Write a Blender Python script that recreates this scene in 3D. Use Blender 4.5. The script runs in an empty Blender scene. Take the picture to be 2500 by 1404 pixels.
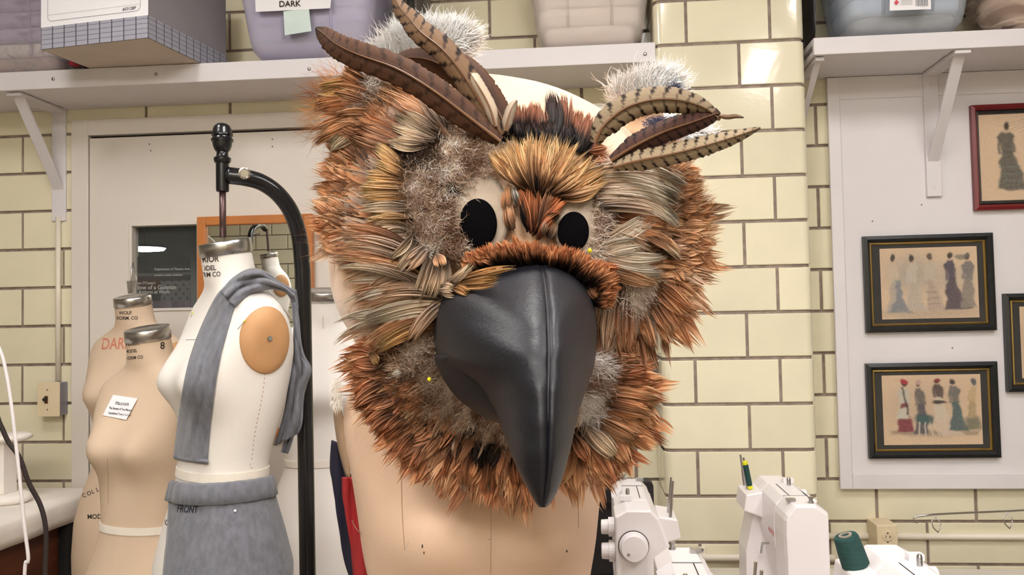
import bpy, math, random
import numpy as np
from mathutils import Vector, Matrix
from mathutils.bvhtree import BVHTree
random.seed(7); rng = np.random.default_rng(7)
SC = bpy.context.scene
COL = SC.collection
# ------------------------------------------------------------------ camera
FPX = 2080.0
YAW, PITCH, ROLL = math.radians(4.94875), math.radians(2.0833), math.radians(-1.09897)
CAM = np.array([0, 0, 1.5])
def _axes():
    cy, sy = math.cos(YAW), math.sin(YAW)
    F = np.array([-sy, cy, 0]); R = np.array([cy, sy, 0]); U = np.array([0, 0, 1.0])
    cp, sp = math.cos(PITCH), math.sin(PITCH)
    F2 = F*cp + U*sp; U2 = U*cp - F*sp
    cr, sr = math.cos(ROLL), math.sin(ROLL)
    return F2, R*cr + U2*sr, -R*sr + U2*cr
CF, CR, CU = _axes()
cd = bpy.data.cameras.new('camera'); cam = bpy.data.objects.new('camera', cd); COL.objects.link(cam)
cd.sensor_width = 36; cd.lens = FPX/2500*36; cd.clip_start = .05
cam.matrix_world = Matrix(((CR[0], CU[0], -CF[0], CAM[0]), (CR[1], CU[1], -CF[1], CAM[1]), (CR[2], CU[2], -CF[2], CAM[2]), (0, 0, 0, 1)))
SC.camera = cam
# ------------------------------------------------------------------ world and exposure
SC.view_settings.view_transform = 'Standard'; SC.view_settings.look = 'None'
SC.view_settings.exposure = 0.0; SC.view_settings.gamma = 1.0; SC.view_settings.use_curve_mapping = False
wd = bpy.data.worlds.new('world'); SC.world = wd; wd.use_nodes = True
wd.node_tree.nodes['Background'].inputs[0].default_value = (1, .96, .92, 1)
wd.node_tree.nodes['Background'].inputs[1].default_value = 0.3
LAMP_STRENGTH = 27.0
CEIL = 3.1
# fixtures: x, y, size x, size y
LAMPS = [(-1.33, 1.1, .32, .7), (.05, 1.1, .32, .7), (1.4, 1.1, .32, .7), (-1.0, -1.3, .55, 1.2), (.15, -1.3, .55, 1.2), (1.25, -.36, .32, .9)]
# ------------------------------------------------------------------ helpers
def ray(x, y): return CF + CR*(x-1250)/FPX - CU*(y-702)/FPX
def pd(x, y, d): return CAM + ray(x, y)*d
def pY(x, y, Y): r = ray(x, y); return CAM + r*(Y/r[1])
def pZ(x, y, z): r = ray(x, y); return CAM + r*((z-1.5)/r[2])
def pds(u, v, d):
    u = np.asarray(u, float); v = np.asarray(v, float); d = np.asarray(d, float)
    return CAM + (CF + np.multiply.outer((u-1250)/FPX, CR) - np.multiply.outer((v-702)/FPX, CU))*d[..., None]
def lin1(c):
    c /= 255.0
    return c/12.92 if c <= .04045 else ((c+.055)/1.055)**2.4
def S(r, g, b): return (lin1(r), lin1(g), lin1(b), 1.0)

def base_mat(name):
    m = bpy.data.materials.new(name); m.use_nodes = True
    return m, m.node_tree, m.node_tree.nodes['Principled BSDF']
def mat(name, col, rough=.6, metal=0.0, var=.06, vscale=8, bump=0.0, bscale=200, spec=.5, coat=0.0, obj_rand=0.0, sheen=0.0, emit=None, estr=0, stretch=None, col2=None):
    m, nt, p = base_mat(name); L = nt.links
    p.inputs['Roughness'].default_value = rough; p.inputs['Metallic'].default_value = metal
    p.inputs['Specular IOR Level'].default_value = spec; p.inputs['Coat Weight'].default_value = coat
    p.inputs['Sheen Weight'].default_value = sheen
    tc = nt.nodes.new('ShaderNodeTexCoord')
    src = tc.outputs['Object']
    if stretch:
        mp = nt.nodes.new('ShaderNodeMapping'); mp.inputs['Scale'].default_value = stretch
        L.new(src, mp.inputs[0]); src = mp.outputs[0]
    nz = nt.nodes.new('ShaderNodeTexNoise'); nz.inputs['Scale'].default_value = vscale; nz.inputs['Detail'].default_value = 5
    L.new(src, nz.inputs['Vector'])
    mx = nt.nodes.new('ShaderNodeMix'); mx.data_type = 'RGBA'
    c1 = [min(1, c*(1+var)) for c in col[:3]]; c2 = [c*(1-var) for c in (col2 or col)[:3]]
    mx.inputs[6].default_value = (*c1, 1); mx.inputs[7].default_value = (*c2, 1)
    rp = nt.nodes.new('ShaderNodeMapRange'); rp.inputs[1].default_value = .35; rp.inputs[2].default_value = .65
    L.new(nz.outputs['Fac'], rp.inputs[0]); L.new(rp.outputs[0], mx.inputs[0])
    out = mx.outputs[2]
    if obj_rand:
        oi = nt.nodes.new('ShaderNodeObjectInfo'); hs = nt.nodes.new('ShaderNodeHueSaturation')
        mr = nt.nodes.new('ShaderNodeMapRange'); mr.inputs[3].default_value = 1-obj_rand; mr.inputs[4].default_value = 1+obj_rand
        L.new(oi.outputs['Random'], mr.inputs[0]); L.new(mr.outputs[0], hs.inputs['Value']); L.new(out, hs.inputs['Color']); out = hs.outputs[0]
    L.new(out, p.inputs['Base Color'])
    if bump:
        nb = nt.nodes.new('ShaderNodeTexNoise'); nb.inputs['Scale'].default_value = bscale; nb.inputs['Detail'].default_value = 3
        L.new(src, nb.inputs['Vector'])
        b = nt.nodes.new('ShaderNodeBump'); b.inputs['Strength'].default_value = bump; b.inputs['Distance'].default_value = .002
        L.new(nb.outputs['Fac'], b.inputs['Height']); L.new(b.outputs[0], p.inputs['Normal'])
    if emit:
        p.inputs['Emission Color'].default_value = emit; p.inputs['Emission Strength'].default_value = estr
    return m
def vcol_mat(name, rough=.6, transl=0.0, spec=.3, noise=0.0, nscale=60, sheen=0.0):
    m, nt, p = base_mat(name); L = nt.links
    at = nt.nodes.new('ShaderNodeAttribute'); at.attribute_name = 'Col'
    out = at.outputs['Color']
    if noise:
        tc = nt.nodes.new('ShaderNodeTexCoord'); nz = nt.nodes.new('ShaderNodeTexNoise'); nz.inputs['Scale'].default_value = nscale; nz.inputs['Detail'].default_value = 4
        L.new(tc.outputs['Object'], nz.inputs['Vector'])
        mr = nt.nodes.new('ShaderNodeMapRange'); mr.inputs[3].default_value = 1-noise; mr.inputs[4].default_value = 1+noise
        hs = nt.nodes.new('ShaderNodeHueSaturation'); L.new(nz.outputs['Fac'], mr.inputs[0]); L.new(mr.outputs[0], hs.inputs['Value']); L.new(out, hs.inputs['Color']); out = hs.outputs[0]
    L.new(out, p.inputs['Base Color']); p.inputs['Roughness'].default_value = rough; p.inputs['Specular IOR Level'].default_value = spec
    p.inputs['Sheen Weight'].default_value = sheen
    if transl:
        tr = nt.nodes.new('ShaderNodeBsdfTranslucent'); L.new(out, tr.inputs['Color'])
        mx = nt.nodes.new('ShaderNodeMixShader'); mx.inputs[0].default_value = transl
        o = nt.nodes['Material Output']; L.new(p.outputs[0], mx.inputs[1]); L.new(tr.outputs[0], mx.inputs[2]); L.new(mx.outputs[0], o.inputs['Surface'])
    return m
def clear_mat(name, tint, body, rough=.12):
    m, nt, p = base_mat(name); L = nt.links
    p.inputs['Base Color'].default_value = tint; p.inputs['Roughness'].default_value = rough
    tr = nt.nodes.new('ShaderNodeBsdfTransparent'); tr.inputs[0].default_value = (min(1, tint[0]*.3+.7), min(1, tint[1]*.3+.7), min(1, tint[2]*.3+.7), 1)
    mx = nt.nodes.new('ShaderNodeMixShader'); mx.inputs[0].default_value = body
    o = nt.nodes['Material Output']; L.new(tr.outputs[0], mx.inputs[1]); L.new(p.outputs[0], mx.inputs[2]); L.new(mx.outputs[0], o.inputs['Surface'])
    return m

def empty(name, loc, label=None, cat=None, group=None, kind=None):
    o = bpy.data.objects.new(name, None); COL.objects.link(o); o.location = Vector(loc); o.empty_display_size = .05
    return tag(o, label, cat, group, kind)
def tag(o, label=None, cat=None, group=None, kind=None):
    if label: o['label'] = label
    if cat: o['category'] = cat
    if group: o['group'] = group
    if kind: o['kind'] = kind
    return o
def world_loc(o):
    t = Vector((0, 0, 0))
    while o: t += o.location; o = o.parent
    return t
def add(name, verts, faces, m, parent=None, smooth=False, cols=None, bevel=0, solid=0, sub=0, auto=None):
    """mesh in world coordinates, re-centred on its own middle, parented without moving"""
    v = np.asarray(verts, float)
    c = (v.min(0)+v.max(0))/2
    me = bpy.data.meshes.new(name); me.from_pydata((v-c).tolist(), [], [tuple(f) for f in faces])
    me.update()
    if cols is not None:
        a = me.color_attributes.new('Col', 'FLOAT_COLOR', 'POINT')
        cc = np.ones((len(v), 4)); cc[:, :3] = np.asarray(cols)[:, :3]; a.data.foreach_set('color', cc.ravel())
    if m: me.materials.append(m)
    if smooth: me.shade_smooth()
    o = bpy.data.objects.new(name, me); COL.objects.link(o)
    off = Vector(c)
    if parent: o.parent = parent; off = off - world_loc(parent)
    o.location = off
    if bevel:
        b = o.modifiers.new('bevel', 'BEVEL'); b.width = bevel; b.segments = 2; b.limit_method = 'ANGLE'; b.angle_limit = math.radians(40); b.harden_normals = False
    if solid:
        s = o.modifiers.new('solid', 'SOLIDIFY'); s.thickness = solid; s.offset = 0
    if sub:
        s = o.modifiers.new('sub', 'SUBSURF'); s.levels = sub; s.render_levels = sub
    return o
class MB:
    def __init__(s): s.v = []; s.f = []
    def put(s, vs, fs):
        n = len(s.v); s.v += [tuple(map(float, p)) for p in vs]; s.f += [tuple(i+n for i in f) for f in fs]; return s
    def box(s, c, size, M=None):
        c = np.array(c, float); h = np.array(size, float)/2
        vs = [np.array([(-1 if not i & 1 else 1)*h[0], (-1 if not i & 2 else 1)*h[1], (-1 if not i & 4 else 1)*h[2]]) for i in range(8)]
        if M is not None: vs = [M @ p for p in vs]
        return s.put([c+p for p in vs], [(0, 2, 3, 1), (4, 5, 7, 6), (0, 1, 5, 4), (2, 6, 7, 3), (0, 4, 6, 2), (1, 3, 7, 5)])
    def mm(s, lo, hi):
        lo = np.array(lo, float); hi = np.array(hi, float); return s.box((lo+hi)/2, hi-lo)
    def loft(s, rings, cap0=True, cap1=True, closed=True):
        n = len(rings[0]); vs = [p for r in rings for p in r]; fs = []
        for i in range(len(rings)-1):
            for j in range(n if closed else n-1):
                k = (j+1) % n; fs.append((i*n+j, i*n+k, (i+1)*n+k, (i+1)*n+j))
        if cap0: fs.append(tuple(range(n))[::-1])
        if cap1: fs.append(tuple((len(rings)-1)*n+j for j in range(n)))
        return s.put(vs, fs)
    def tube(s, path, r, seg=12, caps=True):
        P = [np.array(p, float) for p in path]; rings = []
        rr = r if hasattr(r, '__len__') else [r]*len(P)
        t0 = P[1]-P[0]; up = np.array([0, 0, 1.0]) if abs(t0[2]) < .9*np.linalg.norm(t0) else np.array([1.0, 0, 0])
        for i, p in enumerate(P):
            t = P[min(i+1, len(P)-1)]-P[max(i-1, 0)]; t = t/np.linalg.norm(t)
            a = np.cross(up, t); a /= np.linalg.norm(a); b = np.cross(t, a); up = b
            rings.append([p+rr[i]*(math.cos(q)*a+math.sin(q)*b) for q in np.linspace(0, 2*math.pi, seg, endpoint=False)])
        return s.loft(rings, caps, caps)
    def lathe(s, prof, org, axis=(0, 0, 1), seg=24):
        """prof = [(radius, height along axis)]"""
        ax = np.array(axis, float); ax /= np.linalg.norm(ax); org = np.array(org, float)
        h = np.array([1.0, 0, 0]) if abs(ax[0]) < .8 else np.array([0, 1.0, 0])
        a = np.cross(ax, h); a /= np.linalg.norm(a); b = np.cross(ax, a)
        return s.loft([[org+ax*z+r*(math.cos(q)*a+math.sin(q)*b) for q in np.linspace(0, 2*math.pi, seg, endpoint=False)] for r, z in prof])
    def build(s, name, m, parent=None, smooth=False, **k): return add(name, s.v, s.f, m, parent, smooth, **k)
def catmull(pts, n):
    P = np.array(pts, float); P = np.vstack([2*P[0]-P[1], P, 2*P[-1]-P[-2]]); out = []
    k = len(P)-3
    for t in np.linspace(0, k, n):
        i = min(int(t), k-1); u = t-i; a, b, c, d = P[i:i+4]
        out.append(.5*((2*b)+(-a+c)*u+(2*a-5*b+4*c-d)*u*u+(-a+3*b-3*c+d)*u**3))
    return np.array(out)
def text_mesh(s):
    cu = bpy.data.curves.new('t', 'FONT'); cu.body = s; cu.size = 1; cu.resolution_u = 3; cu.offset = .014
    o = bpy.data.objects.new('t', cu); me = bpy.data.meshes.new_from_object(o)
    v = np.array([q.co[:] for q in me.vertices]).reshape(-1, 3); f = [tuple(p.vertices) for p in me.polygons]
    bpy.data.objects.remove(o); bpy.data.curves.remove(cu); bpy.data.meshes.remove(me)
    return v[:, :2]/.69, f          # capital height ~1
def lettering(s, px, py, h, surf, m, parent, ang=0.0, wide=1.0, name='lettering', bold=0, slant=0.0):
    """letters whose baseline starts at photograph position (px, py), laid on a surface given by surf(px, py)"""
    v, f = text_mesh(s)
    ca, sa = math.cos(ang), math.sin(ang); P = []
    for x, y in v:
        X = (x*wide+y*slant)*h; Yp = y*h
        P.append(surf(px+X*ca-Yp*sa*-1*0+Yp*sa, py+X*sa-Yp*ca))
    f = [q for q in f if all(P[i] is not None for i in q)]
    if not f: return None
    P = [p if p is not None else next(z for z in P if z is not None) for p in P]
    return add(name, P, f, m, parent)
def on_plane_Y(Y): return lambda x, y: pY(x, y, Y)

# ------------------------------------------------------------------ materials
M = {}
M['tile'] = mat('glazed tile', S(231, 223, 196), .13, var=.035, vscale=5, bump=.12, bscale=55, obj_rand=.05, coat=.3)
M['mortar'] = mat('mortar', S(146, 130, 120), .9, var=.2, vscale=40, bump=.5, bscale=300)
M['white'] = mat('white paint', S(223, 218, 221), .5, var=.025, vscale=3, bump=.05, bscale=60)
M['door'] = mat('door paint', S(222, 214, 206), .45, var=.02, vscale=2, bump=.05, bscale=80)
M['black'] = mat('black gap', S(18, 16, 16), .9)
M['ceil'] = mat('ceiling tile', S(205, 202, 196), .9, bump=.3)
M['sidewall'] = mat('side wall paint', S(176, 168, 150), .7)
M['floor'] = mat('floor vinyl', S(118, 104, 90), .4, var=.1, vscale=20)
M['wood'] = mat('orange wood', S(190, 118, 62), .4, var=.15, vscale=6, stretch=(1, 1, .1))
M['brown'] = mat('brown cabinet wood', S(92, 48, 26), .5, var=.25, vscale=5, stretch=(1, 1, 6))
M['steel'] = mat('brushed steel', S(185, 183, 182), .28, 1.0, var=.12, vscale=30, stretch=(1, 1, .05))
M['chrome'] = mat('chrome', S(215, 213, 212), .12, 1.0)
M['greymetal'] = mat('grey painted metal', S(150, 148, 158), .4, .3)
M['blackmetal'] = mat('black enamel', S(20, 20, 24), .22, 0.0, spec=.6)
M['rust'] = mat('bare iron rod', S(96, 74, 72), .4, .6)
M['plastic'] = mat('white plastic', S(236, 230, 232), .32, var=.015)
M['ivory'] = mat('ivory plastic', S(226, 208, 176), .4, var=.03)
M['paper'] = mat('paper', S(244, 242, 246), .7, var=.01)
M['ink'] = mat('ink', S(48, 38, 36), .8)
M['rink'] = mat('red pencil', S(205, 130, 105), .8)
M['pipe'] = mat('painted conduit', S(232, 222, 206), .35, var=.03)
M['pad'] = mat('ironing pad canvas', S(240, 233, 226), .9, var=.06, vscale=6, bump=.25, bscale=120)
M['greyknit'] = mat('grey jersey', S(112, 113, 122), .95, var=.16, vscale=90, bump=.4, bscale=500, sheen=.3, stretch=(1, 1, .5))
M['darkedge'] = mat('dark thread edge', S(60, 60, 72), .95)
M['tan_plate'] = mat('tan arm plate', S(198, 150, 104), .55, var=.06, vscale=15)
M['linen_tan'] = mat('tan linen', S(214, 190, 165), .85, var=.04, vscale=7, bump=.25, bscale=700, stretch=(1, 1, .35))
M['linen_white'] = mat('cream linen', S(238, 232, 226), .85, var=.025, vscale=7, bump=.25, bscale=700, stretch=(1, 1, .35))
M['linen_peach'] = mat('peach linen', S(222, 190, 164), .85, var=.035, vscale=7, bump=.25, bscale=800, stretch=(1, 1, .35))
M['tape'] = mat('cotton tape', S(235, 226, 214), .9)
M['navy'] = mat('navy cloth', S(30, 28, 48), .9, var=.2)
M['redcloth'] = mat('red cloth', S(165, 40, 44), .85, var=.2)
M['mirror'] = mat('mirror', (.86, .88, .86, 1), .01, 1.0, var=0)
M['glass'] = clear_mat('clear glass', (.75, .8, .78, 1), .03, .02)
M['greyroom'] = mat('grey corridor wall', S(160, 156, 146), .8)
M['leather'] = mat('black leather', S(22, 22, 30), .48, var=.1, vscale=6, bump=.22, bscale=260, spec=.55)
M['leather2'] = mat('black leather underside', S(38, 36, 40), .6, var=.1)
M['fleece'] = mat('peach fleece', S(246, 206, 172), .95, var=.05, vscale=14, bump=.8, bscale=320, sheen=.5)
M['eyewhite'] = mat('beige eye fabric', S(178, 162, 146), .95, var=.08, vscale=20, bump=.5, bscale=400)
M['eyeblack'] = mat('black mesh fabric', S(8, 7, 9), .95, bump=.4, bscale=600, spec=.05)
M['yellow'] = mat('yellow plastic', S(226, 220, 30), .4)
M['thread'] = mat('dark green thread', S(18, 66, 62), .7, var=.3, vscale=60, stretch=(.1, .1, 8), bump=.6, bscale=300)
M['redprint'] = mat('red print', S(214, 110, 110), .5)
M['frame_black'] = mat('black ridged moulding', S(30, 32, 34), .35, var=.25, vscale=60)
M['gold'] = mat('gold slip', S(190, 160, 95), .3, .85, var=.1)
M['frame_red'] = mat('red moulding', S(112, 26, 32), .35, var=.1)
M['matboard'] = mat('dark mat board', S(42, 34, 31), .8, var=.25, vscale=25)
M['print'] = vcol_mat('fashion plate print', .8, noise=.1, nscale=90)
M['feather'] = vcol_mat('feather', .65, transl=.18, spec=.2)
M['down'] = vcol_mat('down', .8, transl=.15, spec=.15)
M['lamp'] = mat('lamp diffuser', (1, 1, 1, 1), .5, emit=(1, .97, .945, 1), estr=LAMP_STRENGTH)
M['box_white'] = mat('white cardboard', S(246, 245, 250), .6, var=.01)
M['box_grey'] = mat('grey cardboard', S(150, 146, 152), .7, var=.02)
M['box_kraft'] = mat('kraft cardboard', S(204, 190, 176), .8, var=.04)
def grid_mat():
    m, nt, p = base_mat('blue grey grid print'); L = nt.links
    at = nt.nodes.new('ShaderNodeUVMap'); br = nt.nodes.new('ShaderNodeTexBrick')
    L.new(at.outputs[0], br.inputs['Vector']); br.offset = 0; br.inputs['Scale'].default_value = 1
    br.inputs['Color1'].default_value = S(170, 170, 184); br.inputs['Color2'].default_value = S(164, 164, 178); br.inputs['Mortar'].default_value = S(84, 82, 96)
    br.inputs['Mortar Size'].default_value = .05; br.inputs['Brick Width'].default_value = 1; br.inputs['Row Height'].default_value = 1
    L.new(br.outputs['Color'], p.inputs['Base Color']); p.inputs['Roughness'].default_value = .6
    return m
M['grid'] = grid_mat()

# ------------------------------------------------------------------ room shell
YB = 2.849; YF = -2.05; XL, XR = -4.6, 3.4
Z0, TH, TW = 1.369, .1354, .305
def quad(name, a, b, c, d, m, kind='structure'):
    return tag(add(name, [a, b, c, d], [(0, 1, 2, 3)], m), kind=kind)
tag(MB().mm((XL, YF, -.05), (XR, YB+2.6, 0)).build('floor', M['floor']), kind='structure')
tag(MB().mm((XL, YF, CEIL), (XR, YB+2.6, CEIL+.05)).build('ceiling', M['ceil']), kind='structure')
wall_l = tag(MB().mm((XL-.05, YF, 0), (XL, YB, CEIL)).build('wall_left', M['sidewall']), kind='structure')
wall_r = tag(MB().mm((XR, YF, 0), (XR+.05, YB, CEIL)).build('wall_right', M['sidewall']), kind='structure')
wall_f = tag(MB().mm((XL, YF-.05, 0), (XR, YF-.004, CEIL)).build('wall_front', M['mortar']), kind='structure')
# back wall with a door opening
DX0, DX1, DZ1 = -1.724, -.80, 2.160          # door slab
wb = MB()
wb.mm((XL, YB+.004, 0), (DX0-.01, YB+.10, CEIL)); wb.mm((DX1+.01, YB+.004, 0), (XR, YB+.10, CEIL)); wb.mm((DX0-.01, YB+.004, DZ1+.012), (DX1+.01, YB+.10, CEIL))
wall_b = tag(wb.build('wall_back', M['mortar']), kind='structure')
# tiles -------------------------------------------------------------
_tm = {}
def tile_mesh(w, h, t=.0075, b=.0020):
    k = (round(w, 4), round(h, 4))
    if k not in _tm:
        W, H = w/2, h/2
        v = [(-W, 0, -H), (W, 0, -H), (W, 0, H), (-W, 0, H), (-W, -t+b, -H), (W, -t+b, -H), (W, -t+b, H), (-W, -t+b, H),
             (-W+b, -t, -H+b), (W-b, -t, -H+b), (W-b, -t, H-b), (-W+b, -t, H-b)]
        f = [(0, 1, 5, 4), (1, 2, 6, 5), (2, 3, 7, 6), (3, 0, 4, 7), (4, 5, 9, 8), (5, 6, 10, 9), (6, 7, 11, 10), (7, 4, 8, 11), (8, 9, 10, 11)]
        me = bpy.data.meshes.new('tile'); me.from_pydata(v, [], f); me.materials.append(M['tile']); _tm[k] = me
    return _tm[k]
J = .0095
PX0, PX1, PYF = .222, .668, 2.58              # pillar
def hidden(x0, x1, z0, z1):
    if x0 > -1.79 and x1 < -.735 and z1 < 2.226: return True       # behind the door and its casing
    if x0 > .80 and z0 > .945 and z1 < 2.26: return True           # behind the white board
    if x0 > PX0 and x1 < PX1: return True                          # behind the pillar
    return False
rest = MB()
def add_tiles(x0, x1, z0, z1, Y, parent, objs=True, flip=False):
    n0 = math.floor((Z0-z1)/TH)
    for n in range(n0, math.ceil((Z0-z0)/TH)+1):
        zt, zb = min(z1, Z0-n*TH), max(z0, Z0-(n+1)*TH)
        if zt-zb < .03: continue
        off = .5 if n % 2 == 0 else 0
        for k in range(math.floor(x0/TW)-1, math.ceil(x1/TW)+1):
            a, b = max(x0, (k+off)*TW), min(x1, (k+1+off)*TW)
            if b-a < .03: continue
            if not flip and hidden(a, b, zb, zt): continue
            # clip at door casing and pillar
            if not flip and a < -1.79 < b and zt < 2.23: b = -1.79
            if not flip and a < -.735 < b and zt < 2.23: a = -.735
            if b-a < .03: continue
            w, h = b-a-J, zt-zb-J; c = ((a+b)/2, Y, (zt+zb)/2)
            seen = objs and -2.25 < c[0] < 1.75 and .45 < c[2] < 2.85
            me = tile_mesh(w, h)
            if seen:
                o = bpy.data.objects.new('tile', me); COL.objects.link(o); o.parent = parent
                o.location = Vector(c)+Vector((random.uniform(-.0006, .0006), .0035+random.uniform(-.0008, .0008), 0))-world_loc(parent)
                o.rotation_euler = (random.uniform(-.004, .004), 0, random.uniform(-.003, .003))
            else:
                vs = np.array([q.co[:] for q in me.vertices]);
                if flip: vs = vs*np.array([-1, -1, 1])
                rest.put(vs+np.array(c)+np.array([0, -.0035 if flip else .0035, 0]), [tuple(q.vertices) for q in me.polygons])
add_tiles(XL, XR, 0, CEIL, YB, wall_b)
tag(rest.build('tile_field', M['tile'], wall_b), kind='stuff')
rest = MB(); add_tiles(XL, XR, 0, CEIL, YF, wall_f, objs=False, flip=True)
tag(rest.build('tile_field', M['tile'], wall_f), kind='stuff')
# pillar -------------------------------------------------------------
def pillar_path():
    r = .026; p = [(PX0, YB)]
    for q in np.linspace(0, math.pi/2, 7): p.append((PX0+r-r*math.cos(q), PYF+r-r*math.sin(q)))
    for q in np.linspace(0, math.pi/2, 7): p.append((PX1-r+r*math.sin(q), PYF+r-r*math.cos(q)))
    p.append((PX1, YB)); return np.array(p)
PP = pillar_path(); PSg = np.concatenate([[0], np.cumsum(np.linalg.norm(np.diff(PP, axis=0), axis=1))])
def pillar_piece(s0, s1, z0, z1, name, parent):
    ss = sorted({s0, s1, *[s for s in PSg if s0+.002 < s < s1-.002]})
    out = []
    for s in ss:
        p = np.array([np.interp(s, PSg, PP[:, 0]), np.interp(s, PSg, PP[:, 1])])
        a = np.array([np.interp(min(s+.003, PSg[-1]), PSg, PP[:, 0]), np.interp(min(s+.003, PSg[-1]), PSg, PP[:, 1])])
        b = np.array([np.interp(max(s-.003, 0), PSg, PP[:, 0]), np.interp(max(s-.003, 0), PSg, PP[:, 1])])
        t = (a-b)/np.linalg.norm(a-b); nrm = np.array([t[1], -t[0]])     # outward
        out.append((p, nrm))
    e = .0022; mb = MB(); rings = []
    for (p, nn) in out:
        i = p-nn*.009
        rings.append([(i[0], i[1], z0), (p[0]-nn[0]*e, p[1]-nn[1]*e, z0), (p[0], p[1], z0+e), (p[0], p[1], z1-e), (p[0]-nn[0]*e, p[1]-nn[1]*e, z1), (i[0], i[1], z1)])
    mb.loft(rings, True, True)
    o = mb.build(name, M['tile'], parent)
    o.data.shade_smooth()
    try: o.data.set_sharp_from_angle(angle=math.radians(40))
    except Exception: pass
    return o
core = MB().mm((PX0+.005, PYF+.005, 0), (PX1-.005, YB, CEIL))
pillar = tag(core.build('wall_pillar', M['mortar'], bevel=.02), kind='structure')
def s_of_x(x): return float(np.interp(x, PP[1:-1, 0], PSg[1:-1]))
SMAX = PSg[-1]
for n in range(math.floor((Z0-CEIL)/TH), math.ceil(Z0/TH)+1):
    zt, zb = min(CEIL, Z0-n*TH), max(0, Z0-(n+1)*TH)
    if zt-zb < .03: continue
    cuts = [0, .13, s_of_x(.319), s_of_x(.566), SMAX-.12, SMAX] if n % 2 == 0 else [0, .02, s_of_x(.473), SMAX-.02, SMAX]
    for a, b in zip(cuts[:-1], cuts[1:]):
        if b-a < .04: continue
        pillar_piece(a+J/2, b-J/2, zb+J/2, zt-J/2, 'tile', pillar)

# ceiling lamps --------------------------------------------------------
for (x, y, sx, sy) in LAMPS:
    e = empty('ceiling_light', (x, y, CEIL), 'white fluorescent ceiling light panel ' + {0: 'above the tan dress forms', 1: 'above the feathered head', 2: 'above the right sewing machines', 3: 'far behind the viewer at the left', 4: 'far behind the viewer at the middle', 5: 'mirrored in the pillar tiles'}[LAMPS.index((x, y, sx, sy))], 'ceiling light', 'ceiling light panels')
    fr = MB()
    for a, b in (((x-sx/2-.03, y-sy/2-.03), (x+sx/2+.03, y-sy/2)), ((x-sx/2-.03, y+sy/2), (x+sx/2+.03, y+sy/2+.03)), ((x-sx/2-.03, y-sy/2), (x-sx/2, y+sy/2)), ((x+sx/2, y-sy/2), (x+sx/2+.03, y+sy/2))):
        fr.mm((*a, CEIL-.04), (*b, CEIL-.002))
    fr.build('frame', M['white'], e)
    MB().mm((x-sx/2, y-sy/2, CEIL-.03), (x+sx/2, y+sy/2, CEIL-.012)).build('diffuser', M['lamp'], e)
# ------------------------------------------------------------------ door, casing, window
cas = MB()
cas.mm((-1.789, YB-.022, 0), (DX0-.004, YB+.004, 2.226)); cas.mm((DX1+.004, YB-.022, 0), (-.735, YB+.004, 2.226)); cas.mm((DX0-.004, YB-.022, DZ1+.010), (DX1+.004, YB+.004, 2.226))
tag(cas.build('trim_1', M['door'], bevel=.002), kind='structure')
WX0, WX1, WZ0, WZ1 = -1.569, -1.335, 1.559, 1.846
door = MB(); y0, y1 = YB-.016, YB+.024
for lo, hi in (((DX0, 0), (WX0, DZ1)), ((WX1, 0), (DX1, DZ1)), ((WX0, 0), (WX1, WZ0)), ((WX0, WZ1), (WX1, DZ1))):
    door.mm((lo[0], y0, lo[1]), (hi[0], y1, hi[1]))
door1 = tag(door.build('door_1', M['door']), kind='structure')
bead = MB(); b = .010
for lo, hi in (((WX0-b, WZ0-b), (WX0, WZ1+b)), ((WX1, WZ0-b), (WX1+b, WZ1+b)), ((WX0, WZ0-b), (WX1, WZ0)), ((WX0, WZ1), (WX1, WZ1+b))):
    bead.mm((lo[0], y0-.005, lo[1]), (hi[0], y0, hi[1]))
bead.build('window_bead', M['door'], door1, bevel=.002)
MB().mm((WX0, YB+.010, WZ0), (WX1, YB+.014, WZ1)).build('window_pane', M['glass'], door1)
for sx, sz in ((365, 352), (368, 368), (665, 340), (665, 358)):
    p = pY(sx, sz, y0); MB().lathe([(.0022, 0), (.0022, .0012)], p, (0, -1, 0), 8).build('nail_hole', M['ink'], door1)
# corridor behind the door
cor = MB(); cx0, cx1 = -2.6, 0
cor.mm((cx0, YB+1.6, 0), (cx1, YB+1.65, CEIL)); cor.mm((cx0-.05, YB+.1, 0), (cx0, YB+1.65, CEIL)); cor.mm((cx1, YB+.1, 0), (cx1+.05, YB+1.65, CEIL))
tag(cor.build('wall_corridor', M['greyroom']), kind='structure')
p = pY(352, 606, YB+1.1)  # glowing oval added to imitate ceiling lights reflected in the door glass
lp = empty('added_reflection', p, 'bright flat oval lamp glimpsed through the door window', 'lamp')
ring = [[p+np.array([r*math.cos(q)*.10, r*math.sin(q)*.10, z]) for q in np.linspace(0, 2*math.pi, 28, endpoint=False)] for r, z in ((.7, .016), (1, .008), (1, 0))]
MB().loft(ring).build('oval_back', M['white'], lp)
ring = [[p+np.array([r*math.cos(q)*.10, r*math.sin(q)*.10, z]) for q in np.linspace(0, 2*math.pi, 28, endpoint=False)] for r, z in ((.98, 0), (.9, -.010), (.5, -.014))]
MB().loft(ring).build('diffuser', mat('added reflection glow', (1, 1, 1, 1), .5, emit=(1, 1, 1, 1), estr=16), lp)
MB().tube([p+np.array([0, 0, .01]), (p[0], p[1], CEIL)], .004, 6).build('cord', M['white'], lp)
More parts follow.
